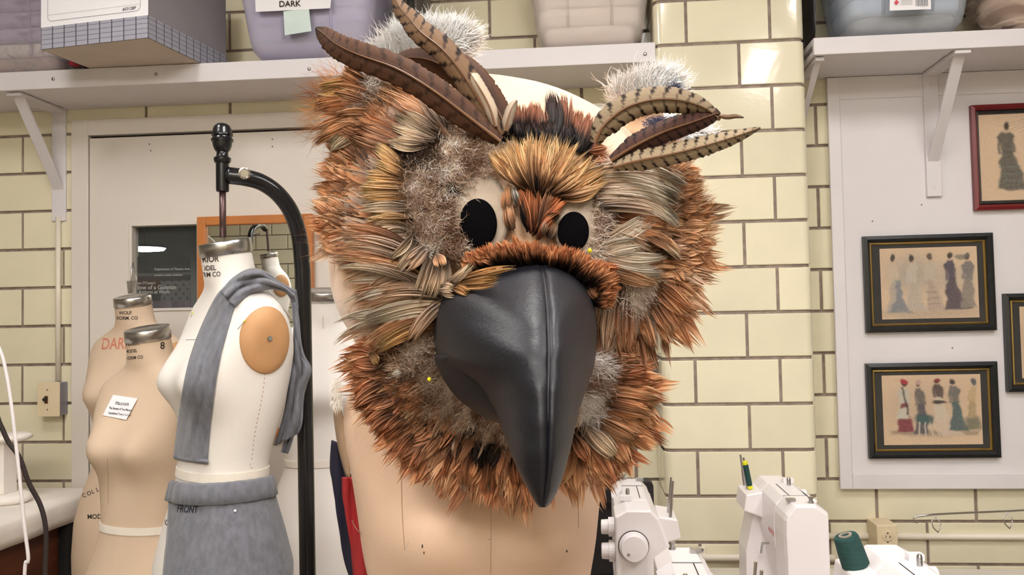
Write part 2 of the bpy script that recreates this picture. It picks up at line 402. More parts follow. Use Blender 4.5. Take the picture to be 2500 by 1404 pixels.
# poster behind the glass
pa, pb = pY(330, 627, YB+.018), pY(466, 757, YB+.018)
ny, nx = 60, 60; pv, pf, pc = [], [], []
for j in range(ny+1):
    for i in range(nx+1):
        u, w = i/nx, j/ny
        c = np.array(S(48, 44, 42)[:3])
        if w < .18: c = np.array(S(34, 33, 30)[:3])
        if .30 < w < .36: c = np.array(S(84, 80, 78)[:3])
        if .40 < w < .62 and u < .45: c = np.array(S(66, 40, 32)[:3])
        if w > .45 and u > .45: c = np.array(S(92, 88, 92)[:3]); c = c*(.35 if (math.sin(u*45)*math.sin(w*38) > .55) else 1)
        if w > .83: c = np.array(S(96, 86, 94)[:3])*(.5+.5*(int(u*9) % 3)/2+.2)
        pv.append((pa[0]+(pb[0]-pa[0])*u, YB+.018, pa[2]+(pb[2]-pa[2])*w)); pc.append(c)
for j in range(ny):
    for i in range(nx): a = j*(nx+1)+i; pf.append((a, a+nx+1, a+nx+2, a+1))
post = empty('poster', (pa[0], YB+.018, pb[2]), 'dark theatre poster taped behind the door window', 'poster')
add('sheet', pv, pf, M['print'], post, cols=pc, solid=.0006)
M['pale'] = mat('pale print', S(190, 188, 184), .8)
for s, x, y, h in (('Department of Theatre Arts', 377, 660, 5.6), ('presents a studio exhibition', 377, 674, 4.6), ("Sean O'Casey's", 330, 694, 6), ('Shadow of a Gunman', 315, 707, 10), ('Artisans at Work', 338, 717, 8)):
    lettering(s, x, y, h, on_plane_Y(YB+.0170), M['pale'], post, ang=-.01, wide=.92)
# ------------------------------------------------------------------ mirror
mr = empty('wall_mirror', (-1.118, 2.80, 1.1), 'orange wood framed mirror hung on the white door', 'mirror')
mx0, mx1, mz0, mz1, rw = -1.320, -.917, 1.12, 1.868, .030
for lo, hi in (((mx0, mz0), (mx0+rw, mz1)), ((mx1-rw, mz0), (mx1, mz1)), ((mx0+rw, mz1-rw), (mx1-rw, mz1)), ((mx0+rw, mz0), (mx1-rw, mz0+rw))):
    MB().mm((lo[0], 2.798, lo[1]), (hi[0], 2.826, hi[1])).build('frame_rail', M['wood'], mr, bevel=.003)
MB().mm((mx0+rw, 2.812, mz0+rw), (mx1-rw, 2.822, mz1-rw)).build('mirror_glass', M['mirror'], mr)
# ------------------------------------------------------------------ white board on the right wall
bo = MB().mm((.800, YB-.020, .940), (2.6, YB+.002, 2.262))
board = empty('wall_board', (1.6, YB, .94), 'large white painted board behind the fashion prints', 'board')
bo.build('panel', M['white'], board, bevel=.002)
MB().mm((.795, YB-.030, .935), (.800+.034, YB-.0205, 2.262)).build('edge_strip', M['white'], board, bevel=.003)
MB().mm((.834, YB-.030, .935), (2.6, YB-.0205, .935+.050)).build('edge_strip', M['white'], board, bevel=.003)
MB().mm((.834, YB-.024, 2.19), (2.6, YB-.0205, 2.2625)).build('top_strip', M['white'], board, bevel=.001)
for sx, sy in ((2250, 500), (2130, 540), (2325, 850), (2398, 905), (2275, 1158), (2452, 480)):
    p = pY(sx, sy, YB-.0202); MB().lathe([(.0022, 0), (.0018, .0010)], p, (0, -1, 0), 8).build('nail_hole', M['ink'], board)
# ------------------------------------------------------------------ shelves
ZS0, ZS1 = 2.268, 2.328
sh = empty('wall_shelf', (-1.4, 2.7, ZS0), 'long white shelf across the left wall carrying boxes and bins', 'shelf')
MB().mm((-3.1, 2.596, ZS1-.018), (.226, YB-.008, ZS1)).build('board', M['white'], sh, bevel=.0015)
MB().mm((-3.1, 2.578, ZS0), (.226, 2.5955, ZS1-.0005)).build('front_lip', M['white'], sh, bevel=.002)
MB().mm((-3.1, YB-.030, ZS0), (.220, YB-.008, ZS1-.0185)).build('back_cleat', M['white'], sh)
MB().mm((-3.1, 2.5965, ZS0+.002), (.2255, YB-.031, ZS0+.016)).build('under_panel', M['white'], sh)
for sx, sy in ((130, 193), (381, 182), (755, 168), (1575, 132)):
    p = pY(sx, sy, 2.5778); MB().lathe([(.006, 0), (.0055, .002), (.003, .0035)], p, (0, -1, 0), 12).build('screw', M['steel'], sh, smooth=True)
ZR0, ZR1 = 2.264, 2.316
sr = empty('wall_shelf', (1.5, 2.7, ZR0), 'white shelf on the right wall above the fashion prints', 'shelf')
MB().mm((.690, 2.588, ZR1-.018), (2.7, YB-.008, ZR1)).build('board', M['white'], sr, bevel=.0015)
MB().mm((.690, 2.570, ZR0), (2.7, 2.5875, ZR1-.0005)).build('front_lip', M['white'], sr, bevel=.002)
MB().mm((.690, YB-.030, ZR0), (2.7, YB-.008, ZR1-.0185)).build('back_cleat', M['white'], sr)
MB().mm((.6905, 2.5885, ZR0+.002), (2.7, YB-.031, ZR0+.016)).build('under_panel', M['white'], sr)
def bracket(x, yw, z, h, depth, label, w=.038):
    e = empty('shelf_bracket', (x, yw, z-h), label, 'bracket', 'white shelf brackets')
    t = .012
    MB().mm((x-w/2, yw-t, z-h), (x+w/2, yw, z)).build('wall_leg', M['white'], e, bevel=.002)
    MB().mm((x-w/2, yw-depth, z-t), (x+w/2, yw-t-.0005, z)).build('shelf_arm', M['white'], e, bevel=.002)
    a = np.array([x, yw-depth+.025, z-t]); b_ = np.array([x, yw-t, z-h*.72])
    d = b_-a; L = np.linalg.norm(d); d /= L; n = np.array([0, -d[2], d[1]]); s = np.array([1.0, 0, 0])
    q = MB(); hw = w*.36; rings = []
    for P in (a, b_): rings.append([P+s*hw, P+s*hw+n*.008, P-s*hw+n*.008, P-s*hw])
    q.loft(rings).build('diagonal_brace', M['white'], e, bevel=.001)
    for zz in (z-.04, z-h+.03): MB().lathe([(.005, 0), (.004, .002)], (x, yw-t, zz), (0, -1, 0), 10).build('screw', M['white'], e)
    return e
bracket(-1.842, YB, ZS0, .395, .25, 'white diagonal shelf bracket above the light switch', .052)
bracket(1.118, YB-.0205, ZR0, .40, .25, 'white diagonal shelf bracket on the white board left of the red framed print', .046)
bracket(.712, YB, ZR0, .22, .26, 'white shelf bracket end squeezed beside the tiled pillar', .026)
# ------------------------------------------------------------------ tubs and boxes
def rrect(cx, cy, w, d, r, z, n=5, M2=None):
    out = []
    for (sx, sy, a0) in ((1, 1, 0), (-1, 1, 90), (-1, -1, 180), (1, -1, 270)):
        for k in range(n):
            a = math.radians(a0+90*k/(n-1)); out.append(np.array([sx*(w/2-r)+r*math.cos(a), sy*(d/2-r)+r*math.sin(a), z]))
    if M2 is not None: out = [M2 @ p for p in out]
    return [np.array([cx, cy, 0])+p for p in out]
def rotz(a): c, s = math.cos(a), math.sin(a); return np.array([[c, -s, 0], [s, c, 0], [0, 0, 1.0]])
def cloth_mat(name, cols, scale, stretch=(1, 1, 3)):
    m, nt, p = base_mat(name); L = nt.links
    tc = nt.nodes.new('ShaderNodeTexCoord'); mp = nt.nodes.new('ShaderNodeMapping'); mp.inputs['Scale'].default_value = stretch
    nz = nt.nodes.new('ShaderNodeTexNoise'); nz.inputs['Scale'].default_value = scale; nz.inputs['Detail'].default_value = 3; nz.inputs['Distortion'].default_value = .6
    cr = nt.nodes.new('ShaderNodeValToRGB'); cr.color_ramp.interpolation = 'LINEAR'
    L.new(tc.outputs['Object'], mp.inputs[0]); L.new(mp.outputs[0], nz.inputs['Vector']); L.new(nz.outputs['Fac'], cr.inputs[0]); L.new(cr.outputs[0], p.inputs['Base Color'])
    el = cr.color_ramp.elements
    for i, c in enumerate(cols):
        t = .3+.4*i/(len(cols)-1)
        e = el[i] if i < 2 else el.new(t)
        e.position = t; e.color = c
    p.inputs['Roughness'].default_value = .9
    b = nt.nodes.new('ShaderNodeBump'); b.inputs['Strength'].default_value = .6; b.inputs['Distance'].default_value = .01; L.new(nz.outputs['Fac'], b.inputs['Height']); L.new(b.outputs[0], p.inputs['Normal'])
    return m
def tub(x0, x1, yf, depth, z, h, label, tint, body, contents, ang=0.0, fill=.8, taper=.03, rough=.15):
    """clear storage tub: outer shell with floor, ribs and rim, and folded cloth inside it"""
    cx, cy = (x0+x1)/2, yf+depth/2; w = x1-x0; R_ = rotz(ang)
    e = empty('storage_bin', (cx, cy, z), label, 'bin', 'storage bins on the wall shelves')
    m = clear_mat('clear plastic', tint, body, rough)
    prof = [(-.055, .001, .02), (-.03, .010, .03), (-.008, .035, .04), (0, .06, .045), (taper*.5, h*.55, .045), (taper, h-.02, .045), (taper+.012, h-.018, .05), (taper+.012, h, .05)]
    def rr(g, zz, r): return rrect(cx, cy, w-taper*2+2*g, depth-taper*2+2*g, r, z+zz, 5, R_)
    rings = [rr(*q) for q in prof]
    MB().loft(rings, True, False).build('tub', m, e, smooth=True, solid=.0016)
    # moulded handles / ribs on the front
    fx = R_ @ np.array([1.0, 0, 0]); fy = R_ @ np.array([0, 1.0, 0]); c0 = np.array([cx, cy, z])
    for t in (-.17, .17):
        yy = -(depth/2-taper)-.003
        q = MB(); P0 = c0+fx*(w*t)+fy*(yy+.002)+np.array([0, 0, .06]); P1 = c0+fx*(w*t)+fy*(yy-taper*.8)+np.array([0, 0, h-.03])
        q.tube([P0, P1], .005, 8).build('rib', m, e, smooth=True)
    # folded cloth layers
    nl = 5; zz = .014
    for k in range(nl):
        hh = h*fill/nl; g = -.012-.006*random.random(); rk = []
        zmid = zz+hh/2; tp = np.interp(zmid, [.0, .035, .06, h], [-.05, -.010, -.002, taper])
        jx, jy = random.uniform(-.004, .004), random.uniform(-.003, .003)
        for f_, s_ in ((.02, -.012), (.2, -.002), (.8, 0), (.98, -.012)):
            rk.append([p+np.array([jx, jy, .004*math.sin(p[0]*60+k*2)*(f_)]) for p in rr(tp+g+s_, zz+hh*f_, .03)])
        MB().loft(rk).build('folded_cloth', contents[k % len(contents)], e, smooth=True)
        zz += hh
    return e, c0, fx, fy, w, depth, taper
lav = cloth_mat('lavender grey cloth', [S(168, 156, 178), S(206, 198, 214), S(140, 118, 140)], 7)
yarn = cloth_mat('cream yarn', [S(228, 222, 190), S(250, 244, 214), S(196, 182, 150)], 30, (1, 1, 1))
olive = cloth_mat('mixed wool', [S(150, 148, 110), S(202, 178, 140), S(178, 140, 110)], 22, (1, 1, 1))
tub(-2.02, -1.66, 2.57, .24, ZS1, .30, 'clear bin of cream yarn and mauve cloth at far left of the shelf', S(228, 222, 236), .22, [olive, yarn, lav, lav, lav])
# red gift box between the yarn bin and the cardboard box
gb = empty('small_box', (-1.635, 2.72, ZS1), 'small red patterned box wedged beside the cardboard file box', 'box')
MB().mm((-1.655, 2.60, ZS1+.0005), (-1.60, 2.83, ZS1+.07)).build('body', cloth_mat('red and black print', [S(178, 40, 54), S(70, 60, 74), S(150, 150, 130)], 18), gb, bevel=.003)
MB().mm((-1.658, 2.597, ZS1+.0705), (-1.597, 2.833, ZS1+.088)).build('lid', M['redcloth'], gb, bevel=.003)
# cardboard file box --------------------------------------------------
A, B_ = pZ(100, 121, ZS1+.001), pZ(362, 92, ZS1+.001)
fx = (B_-A); bw = np.linalg.norm(fx); fx /= bw; fy = np.array([-fx[1], fx[0], 0]); bd = .40; bh = .27
fb = empty('file_box', (A+B_)/2+fy*bd/2, 'white and grey cardboard file box with blue grid printed base', 'box')
up = np.array([0, 0, 1.0])
def fbq(name, a, b, c, d, m, uv=None):
    o = add(name, [a, b, c, d], [(0, 1, 2, 3)], m, fb)
    if uv:
        l = o.data.uv_layers.new(name='UVMap')
        for i, q in enumerate([(0, 0), (uv[0], 0), (uv[0], uv[1]), (0, uv[1])]): l.data[i].uv = q
    return o
gh = .066; gr = gh+.001
back = MB(); back.put([A+fy*.002+fx*.002, B_+fy*.002-fx*.002, B_+fy*bd-fx*.002, A+fy*bd+fx*.002] + [q+up*bh for q in (A+fy*.002+fx*.002, B_+fy*.002-fx*.002, B_+fy*bd-fx*.002, A+fy*bd+fx*.002)], [(0, 3, 2, 1), (4, 5, 6, 7), (2, 3, 7, 6)])
back.build('carton', M['box_kraft'], fb)
fbq('front_panel', A+up*gh, B_+up*gh, B_+up*bh, A+up*bh, M['box_white'])
fbq('side_panel', B_+up*gh, B_+fy*bd+up*gh, B_+fy*bd+up*bh, B_+up*bh, M['box_grey'])
fbq('side_panel', A+fy*bd+up*gh, A+up*gh, A+up*bh, A+fy*bd+up*bh, M['box_grey'])
fbq('grid_band', A, B_, B_+up*gh, A+up*gh, M['grid'], (9, 4.6))
fbq('grid_band', B_, B_+fy*bd, B_+fy*bd+up*gh, B_+up*gh, M['grid'], (11, 4.6))
fbq('grid_band', A+fy*bd, A, A+up*gh, A+fy*bd+up*gh, M['grid'], (11, 4.6))
pn = -fy
def fbs(u, v): return A+fx*u+up*v+pn*.0006
def line(pts, w, m, parent, name='printed_line'):
    vs, fs = [], []; P = np.array(pts, float)
    for k in range(len(P)):
        d = P[min(k+1, len(P)-1)]-P[max(k-1, 0)]; d /= np.linalg.norm(d); n = np.array([-d[1], d[0]])*w/2
        vs += [fbs(*(P[k]-n)), fbs(*(P[k]+n))]
        if k: fs.append((2*k-2, 2*k, 2*k+1, 2*k-1))
    add(name, vs, fs, m, parent)
M['greyink'] = mat('grey print', S(130, 130, 136), .7)
arc = [(.024+.014*(1-math.cos(q))-.0, .082+.014*(1-math.sin(q))) for q in np.linspace(0, math.pi/2, 6)]
line([(.024, .26)]+arc+[(bw-.04, .082)]+[(bw-.04+.014*math.sin(q), .082+.014*(1-math.cos(q))) for q in np.linspace(0, math.pi/2, 6)]+[(bw-.026, .26)], .0013, M['greyink'], fb)
line([(.026, .101), (bw-.028, .101)], .0012, mat('pale grey print', S(205, 205, 208), .7), fb)
v, f = text_mesh('#3312BP')
add('lettering', [fbs(bw-.085+x*.0085*1.0, .0875+y*.0085) for x, y in v], f, M['ink'], fb)
# purple bin with DARK label ------------------------------------------
purp = cloth_mat('purple garments', [S(168, 156, 190), S(206, 200, 218), S(130, 120, 160), S(196, 170, 156)], 8)
tan2 = cloth_mat('rust and blue garments', [S(188, 158, 140), S(146, 132, 140), S(120, 130, 160), S(196, 170, 150)], 9)
e, c0, fx2, fy2, w, dp, tp = tub(-1.075, -.62, 2.535, .30, ZS1, .30, 'clear bin of purple clothes with a white DARK label', S(230, 227, 248), .36, [tan2, tan2, purp, purp, purp], rough=.08)
yl = 2.535-.0045
lab = []
q = [pY(621, 0-60, yl-.002), pY(815, -60, yl-.002), pY(806, 20, yl), pY(624, 29, yl)]
tilt = .006
add('label_card', [*q, *[p+np.array([0, .0012, 0]) for p in q]], [(3, 2, 1, 0), (4, 5, 6, 7), (0, 1, 5, 4), (1, 2, 6, 5), (2, 3, 7, 6), (3, 0, 4, 7)], M['paper'], e)
lettering('DARK', 681, 16.5, 14, lambda x, y: pY(x, y, yl-.0026), M['ink'], e, ang=-.03, wide=.98, name='label_lettering')
q = [pY(692, 28, yl+.0005), pY(754, 20, yl+.0005), pY(760, 76, yl+.003), pY(695, 86, yl+.003)]
add('sticker', [*q, *[p+np.array([0, .0012, 0]) for p in q]], [(3, 2, 1, 0), (4, 5, 6, 7), (0, 1, 5, 4), (1, 2, 6, 5), (2, 3, 7, 6), (3, 0, 4, 7)], mat('pale green sticker', S(206, 222, 218), .5), e)
# dark bin behind
dk = cloth_mat('dark olive cloth', [S(74, 70, 66), S(104, 98, 88), S(60, 50, 60)], 8)
tub(-.585, -.49, 2.64, .19, ZS1, .30, 'narrow smoky bin tucked right of the purple bin', S(120, 116, 110), .45, [dk])
# white bin
wht = cloth_mat('white folded linen', [S(240, 228, 218), S(250, 244, 238), S(220, 204, 192)], 5, (1, 1, 8))
org = cloth_mat('salmon cloth', [S(236, 170, 140), S(240, 190, 165), S(228, 150, 120)], 6)
tub(-.165, .226, 2.555, .28, ZS1, .30, 'clear bin of white and salmon cloth at the right end of the left shelf', S(244, 236, 232), .3, [wht, wht, wht, org, org], fill=.95)
# right shelf bins
blu = cloth_mat('pale blue cloth', [S(196, 212, 230), S(222, 232, 244), S(170, 186, 210)], 6)
gry = cloth_mat('grey taupe cloth', [S(150, 140, 132), S(184, 174, 166), S(120, 110, 106)], 7)
e, c0, fx3, fy3, w, dp, tp = tub(.755, 1.165, 2.535, .28, ZR1, .30, 'clear bin of pale blue cloth with a barcode sticker', S(222, 228, 236), .28, [gry, blu, blu, blu, blu])
yl = 2.535-.004
q = [pY(2173, -40, yl-.001), pY(2272, -46, yl-.001), pY(2273, 22, yl+.002), pY(2172, 26, yl+.002)]
add('sticker', [*q, *[p+np.array([0, .0012, 0]) for p in q]], [(3, 2, 1, 0), (4, 5, 6, 7), (0, 1, 5, 4), (1, 2, 6, 5), (2, 3, 7, 6), (3, 0, 4, 7)], M['paper'], e)
sf = lambda x, y: pY(x, y, yl-.0022)
add('sticker_mark', [sf(2189, -1), sf(2195, 6), sf(2189, 12), sf(2183, 6)], [(0, 1, 2, 3)], mat('red mark', S(214, 70, 84), .6), e)
for k in range(12):
    x = 2236+k*2.5; wq = (1.2, .7, 1.6)[k % 3]
    add('bar', [sf(x, -20), sf(x+wq, -20), sf(x+wq, 14), sf(x, 14)], [(0, 1, 2, 3)], M['greyink'], e)
for k in range(4): add('print_line', [sf(2200, -6+k*5), sf(2228, -7+k*5), sf(2228, -5.6+k*5), sf(2200, -4.6+k*5)], [(0, 1, 2, 3)], mat('faint print', S(190, 188, 190), .7), e)
# dark bag on the shelf end beside the pillar and a brown bag at the right
def bag(x0, x1, yf, dep, z, h, label, m, seed):
    rs = np.random.default_rng(seed); e = empty('garment_bag', ((x0+x1)/2, yf+dep/2, z), label, 'bag')
    rings = []
    for t in np.linspace(0, 1, 9):
        g = .55+.45*math.sin(min(1, t*1.6+.22)*math.pi/2); rr_ = []
        for a in np.linspace(0, 2*math.pi, 28, endpoint=False):
            n = 1+.07*math.sin(3*a+t*7+seed)+.05*math.sin(7*a-t*9)
            sup = (abs(math.cos(a))**4+abs(math.sin(a))**4)**-.25
            rr_.append(np.array([(x0+x1)/2+(x1-x0)/2*math.cos(a)*sup*g*n*.9, yf+dep/2+dep/2*math.sin(a)*sup*g*n*.9, z+.0012+t*h]))
        rings.append(rr_)
    MB().loft(rings).build('sack', m, e, smooth=True)
    knot = [np.array([(x0+x1)/2, yf+dep/2, z+h-.01]), np.array([(x0+x1)/2+.01, yf+dep/2, z+h+.05])]
    MB().tube(knot, [min(.05, (x1-x0)*.45), min(.012, (x1-x0)*.3)], 12).build('gathered_neck', m, e, smooth=True)
    return e
bag(1.195, 1.62, 2.58, .24, ZR1, .28, 'brown crumpled plastic bag at the right end of the right shelf', cloth_mat('brown plastic', [S(140, 118, 104), S(186, 166, 150), S(92, 74, 66)], 9), 3)
bag(.704, .722, 2.62, .20, ZR1, .30, 'black bag squeezed between the pillar and blue bin', mat('black plastic bag', S(30, 28, 36), .3, bump=.5, bscale=30), 5)

# ------------------------------------------------------------------ framed fashion plates
def paint(nx, ny, paper, ops):
    X, Y = np.meshgrid(np.linspace(0, 1, nx), np.linspace(0, 1, ny)); r1 = np.random.default_rng(len(ops))
    for fq, am in ((9, .006), (22, .005), (50, .0028)):
        for _ in range(3):
            a1, p1, p2 = r1.uniform(0, 6.3, 3); c1, s1 = math.cos(a1)*fq, math.sin(a1)*fq
            X, Y = X+am*np.sin(c1*X+s1*Y+p1), Y+am*np.sin(s1*X-c1*Y+p2)
    img = np.ones((ny, nx, 3))*np.array(paper[:3])
    r0 = np.random.default_rng(3)
    def blend(mask, col): nonlocal img; img = img*(1-mask[..., None])+np.array(col[:3])*mask[..., None]
    def sm(d, s): return 1/(1+np.exp(np.clip(d/s, -40, 40)))
    for op in ops:
        k = op[0]
        if k == 'e':
            _, cx, cy, rx, ry, col, al, so = op; d = np.sqrt(((X-cx)/rx)**2+((Y-cy)/ry)**2)-1; blend(sm(d, so)*al, col)
        elif k == 'g':      # silhouette: list of (y, left, right)
            _, prof, col, al, so = op; P = np.array(prof); l = np.interp(Y, P[:, 0], P[:, 1]); r = np.interp(Y, P[:, 0], P[:, 2])
            inside = np.maximum(np.maximum(l-X, X-r), np.maximum(P[0, 0]-Y, Y-P[-1, 0])); blend(sm(inside, so)*al, col)
        elif k == 'l':
            _, x0, y0, x1, y1, w, col, al = op; dx, dy = x1-x0, y1-y0; L2 = dx*dx+dy*dy; t = np.clip(((X-x0)*dx+(Y-y0)*dy)/L2, 0, 1)
            d = np.hypot(X-x0-t*dx, (Y-y0-t*dy))-w; blend(sm(d, w*.35)*al, col)
    n = r0.normal(0, 1, (ny, nx)); st_ = np.sin(X*170+6*np.sin(Y*23))*np.sin(Y*31+4*np.sin(X*40)); dkm = 1-img.mean(-1)/np.mean(paper[:3])
    img = img*(1+.05*n[..., None]+.28*np.clip(dkm, 0, 1)[..., None]*st_[..., None])
    for _ in range(1): img[1:-1, 1:-1] = (img[1:-1, 1:-1]*2+img[:-2, 1:-1]+img[2:, 1:-1]+img[1:-1, :-2]+img[1:-1, 2:])/6
    return np.clip(img, 0, 1)
def lady(cx, top, h, col, skirt=None, hair=S(60, 50, 46), w=.075, train=0, hat=None, face=S(206, 172, 146), trim=None):
    o = []; sk = skirt or col
    o.append(('g', [(top+.13*h, cx-.030, cx+.030), (top+.20*h, cx-w*.62, cx+w*.62), (top+.34*h, cx-w*.45, cx+w*.45), (top+.46*h, cx-w*.40, cx+w*.40)], col, .92, .004))
    o.append(('g', [(top+.43*h, cx-w*.42, cx+w*.42), (top+.60*h, cx-w*.62, cx+w*.70+train*.25), (top+.85*h, cx-w*.78, cx+w*.95+train*.7), (top+h, cx-w*.9, cx+w*1.1+train)], sk, .92, .004))
    o.append(('l', cx-w*.55, top+.21*h, cx-w*.62, top+.44*h, .012, col, .9)); o.append(('l', cx+w*.55, top+.21*h, cx+w*.50, top+.44*h, .012, col, .9))
    o.append(('e', cx, top+.075*h, .022, .052*h/.8, face, 1, .08)); o.append(('e', cx-.004, top+.045*h, .026, .045, hair, .95, .1))
    if hat: o.append(('e', cx, top+.02*h, .032, .035, hat, .95, .1))
    dk = tuple(c*.5 for c in sk[:3])
    for k in range(5): o.append(('l', cx+w*(-.3+.15*k), top+.48*h, cx+w*(-.7+.36*k)+train*.3*k/4, top+.97*h, .0022, dk, .5))
    if trim: o += [('l', cx-w*.75, top+(.66+.1*k)*h, cx+w*.85, top+(.66+.1*k)*h, .006, trim, .7) for k in range(3)]
    return o
PAPER = S(222, 190, 160)
dark = S(58, 52, 62); grey = S(138, 132, 130); pale = S(206, 184, 164)
ops1 = [('e', .30, .35, .22, .22, S(150, 146, 144), .6, .3), ('e', .6, .45, .3, .2, S(176, 164, 152), .6, .3), ('e', .5, .93, .5, .08, S(180, 158, 140), .7, .2)]
ops1 += lady(.13, .10, .80, pale, S(190, 172, 158), train=.06) + [('g', [(.45, .14, .20), (.7, .15, .22), (.92, .08, .30)], S(128, 130, 138), .85, .006)]
ops1 += lady(.33, .12, .78, S(200, 184, 170), S(196, 178, 164), train=.05) + lady(.53, .10, .80, S(196, 178, 162), S(188, 166, 150), hair=S(90, 76, 70), train=.04, trim=S(150, 126, 116))
ops1 += lady(.72, .09, .80, S(74, 64, 84), S(86, 72, 84), train=.14) + lady(.89, .11, .76, S(126, 116, 116), S(150, 136, 126)) + [('e', .83, .14, .07, .035, S(120, 116, 108), .8, .1)]
ops2 = [('e', .3, .5, .3, .3, S(190, 164, 142), .6, .3), ('e', .6, .35, .35, .25, S(202, 172, 148), .6, .3), ('g', [(.8, .08, .96), (.87, .08, .96)], S(152, 130, 112), .8, .01)]
ops2 += lady(.22, .08, .74, S(196, 188, 172), S(130, 44, 62), hat=S(170, 50, 60), w=.085) + [('g', [(.45, .17, .27), (.62, .14, .28)], S(206, 198, 182), .95, .005), ('l', .20, .18, .27, .55, .010, S(60, 44, 40), .9)]
ops2 += lady(.385, .09, .76, S(104, 96, 92), S(92, 84, 92), hat=S(200, 160, 150), w=.07) + [('e', .42, .64, .10, .08, S(66, 92, 92), .9, .1)] + [('l', .36+.05*k, .68, .38+.06*k, .86, .006, S(210, 196, 180), .9) for k in range(5)]
ops2 += lady(.57, .06, .60, S(82, 66, 66), S(216, 198, 178), hat=S(140, 50, 56), w=.065) + [('g', [(.6, .53, .63), (.8, .55, .75), (.87, .6, .85)], S(212, 188, 168), .95, .006), ('e', .58, .41, .07, .03, S(60, 46, 46), .95, .1)]
ops2 += lady(.73, .08, .72, S(110, 104, 100), S(78, 98, 100), w=.075, train=.05) + lady(.91, .07, .70, S(196, 168, 130), S(186, 160, 122), hair=S(90, 92, 100), w=.06) + [('g', [(.62, .84, .97), (.78, .82, .99)], S(112, 110, 96), .8, .01)]
ops3 = [('l', .15+.05*k, .14+.02*k, .45+.05*k, .04, .004, S(170, 150, 136), .7) for k in range(6)]
ops3 += lady(.23, .10, .78, S(92, 86, 80), S(96, 92, 84), w=.11, trim=S(120, 124, 124)) + lady(.52, .10, .74, S(70, 66, 72), S(190, 52, 48), hat=S(120, 50, 46), w=.11, trim=S(150, 30, 40)) + lady(.82, .12, .72, S(110, 96, 90), S(120, 104, 96), w=.09)
def picture(cx, cz, w, h, rot, fw, ops, label, rail, slip, print_box, npx=(230, 172), matc='matboard', slipw=.008):
    Yw = YB-.0205; e = empty('framed_print', (cx, Yw, cz-h/2), label, 'picture', 'framed fashion prints')
    ca, sa = math.cos(rot), math.sin(rot)
    def L(u, v, dy): return np.array([cx+u*ca-v*sa, Yw-dy, cz+u*sa+v*ca])
    W, H = w/2, h/2
    def rails(wi, wo, hi, ho, d0, d1, m, name, lipd=None):
        # mitred mouldings, from outer size to inner size
        cs = [(-1, -1), (1, -1), (1, 1), (-1, 1)]
        for k in range(4):
            a, b = cs[k], cs[(k+1) % 4]; ring = []
            for c in (a, b):
                o_, i_ = (c[0]*wo, c[1]*ho), (c[0]*wi, c[1]*hi); md = (o_[0]*.45+i_[0]*.55, o_[1]*.45+i_[1]*.55)
                ring.append([L(*o_, d0), L(*o_, d1*.8), L(*md, d1), L(*i_, d1*.62), L(*i_, d0)])
            MB().loft(ring).build(name, m, e)
    rails(W-fw, W, H-fw, H, .001, .022, M[rail], 'frame_rail')
    rails(W-fw-slipw, W-fw-.0003, H-fw-slipw, H-fw-.0003, .001, .0125, M[slip], 'frame_slip')
    iw, ih = W-fw-slipw, H-fw-slipw
    q = [L(-iw, -ih, .003), L(iw, -ih, .003), L(iw, ih, .003), L(-iw, ih, .003)]
    add('mat_board', q, [(0, 1, 2, 3)], M[matc], e, solid=.002)
    u0, u1, v0, v1 = print_box; nx, ny = npx; img = paint(nx, ny, PAPER, ops); vs, fs, cs = [], [], []
    for j in range(ny):
        for i in range(nx):
            u = u0+(u1-u0)*i/(nx-1); v = v1+(v0-v1)*j/(ny-1); vs.append(L(u, v, .0052)); cs.append(img[j, i])
    for j in range(ny-1):
        for i in range(nx-1): a = j*nx+i; fs.append((a, a+nx, a+nx+1, a+1))
    add('print', vs, fs, M['print'], e, cols=cs)
    g = [L(-iw, -ih, .0075), L(iw, -ih, .0075), L(iw, ih, .0075), L(-iw, ih, .0075)]
    add('glass', g, [(0, 1, 2, 3)], M['glass'], e)
    return e
c = (pY(2108, 578, 2.82)+pY(2428, 806, 2.82))/2
picture(c[0], c[2], .398, .309, .004, .020, ops1, 'black framed grey fashion print of five ladies, above another black frame', 'frame_black', 'gold', (-.146, .153, -.113, .114))
c = (pY(2116, 885, 2.82)+pY(2438, 1119, 2.82))/2
picture(c[0], c[2], .400, .301, .004, .020, ops2, 'black framed coloured fashion print, lowest on the white board', 'frame_black', 'gold', (-.150, .152, -.110, .111))
a = pY(2448, 716, 2.82); b = pY(2456, 958, 2.82)
picture(a[0]+.20, (a[2]+b[2])/2, .400, .309, .0, .020, ops1[::-1][:0]+ops2, 'black framed fashion print cut off at the right edge of the view', 'frame_black', 'gold', (-.150, .150, -.113, .113))
a = pY(2368, 258, 2.82); b = pY(2374, 514, 2.82)
picture(a[0]+.215, (a[2]+b[2])/2, .43, (a[2]-b[2]), .003, .017, ops3, 'red framed fashion print under the right shelf', 'frame_red', 'frame_black', (-.190, .190, -.138, .138), npx=(230, 170), slipw=.008)
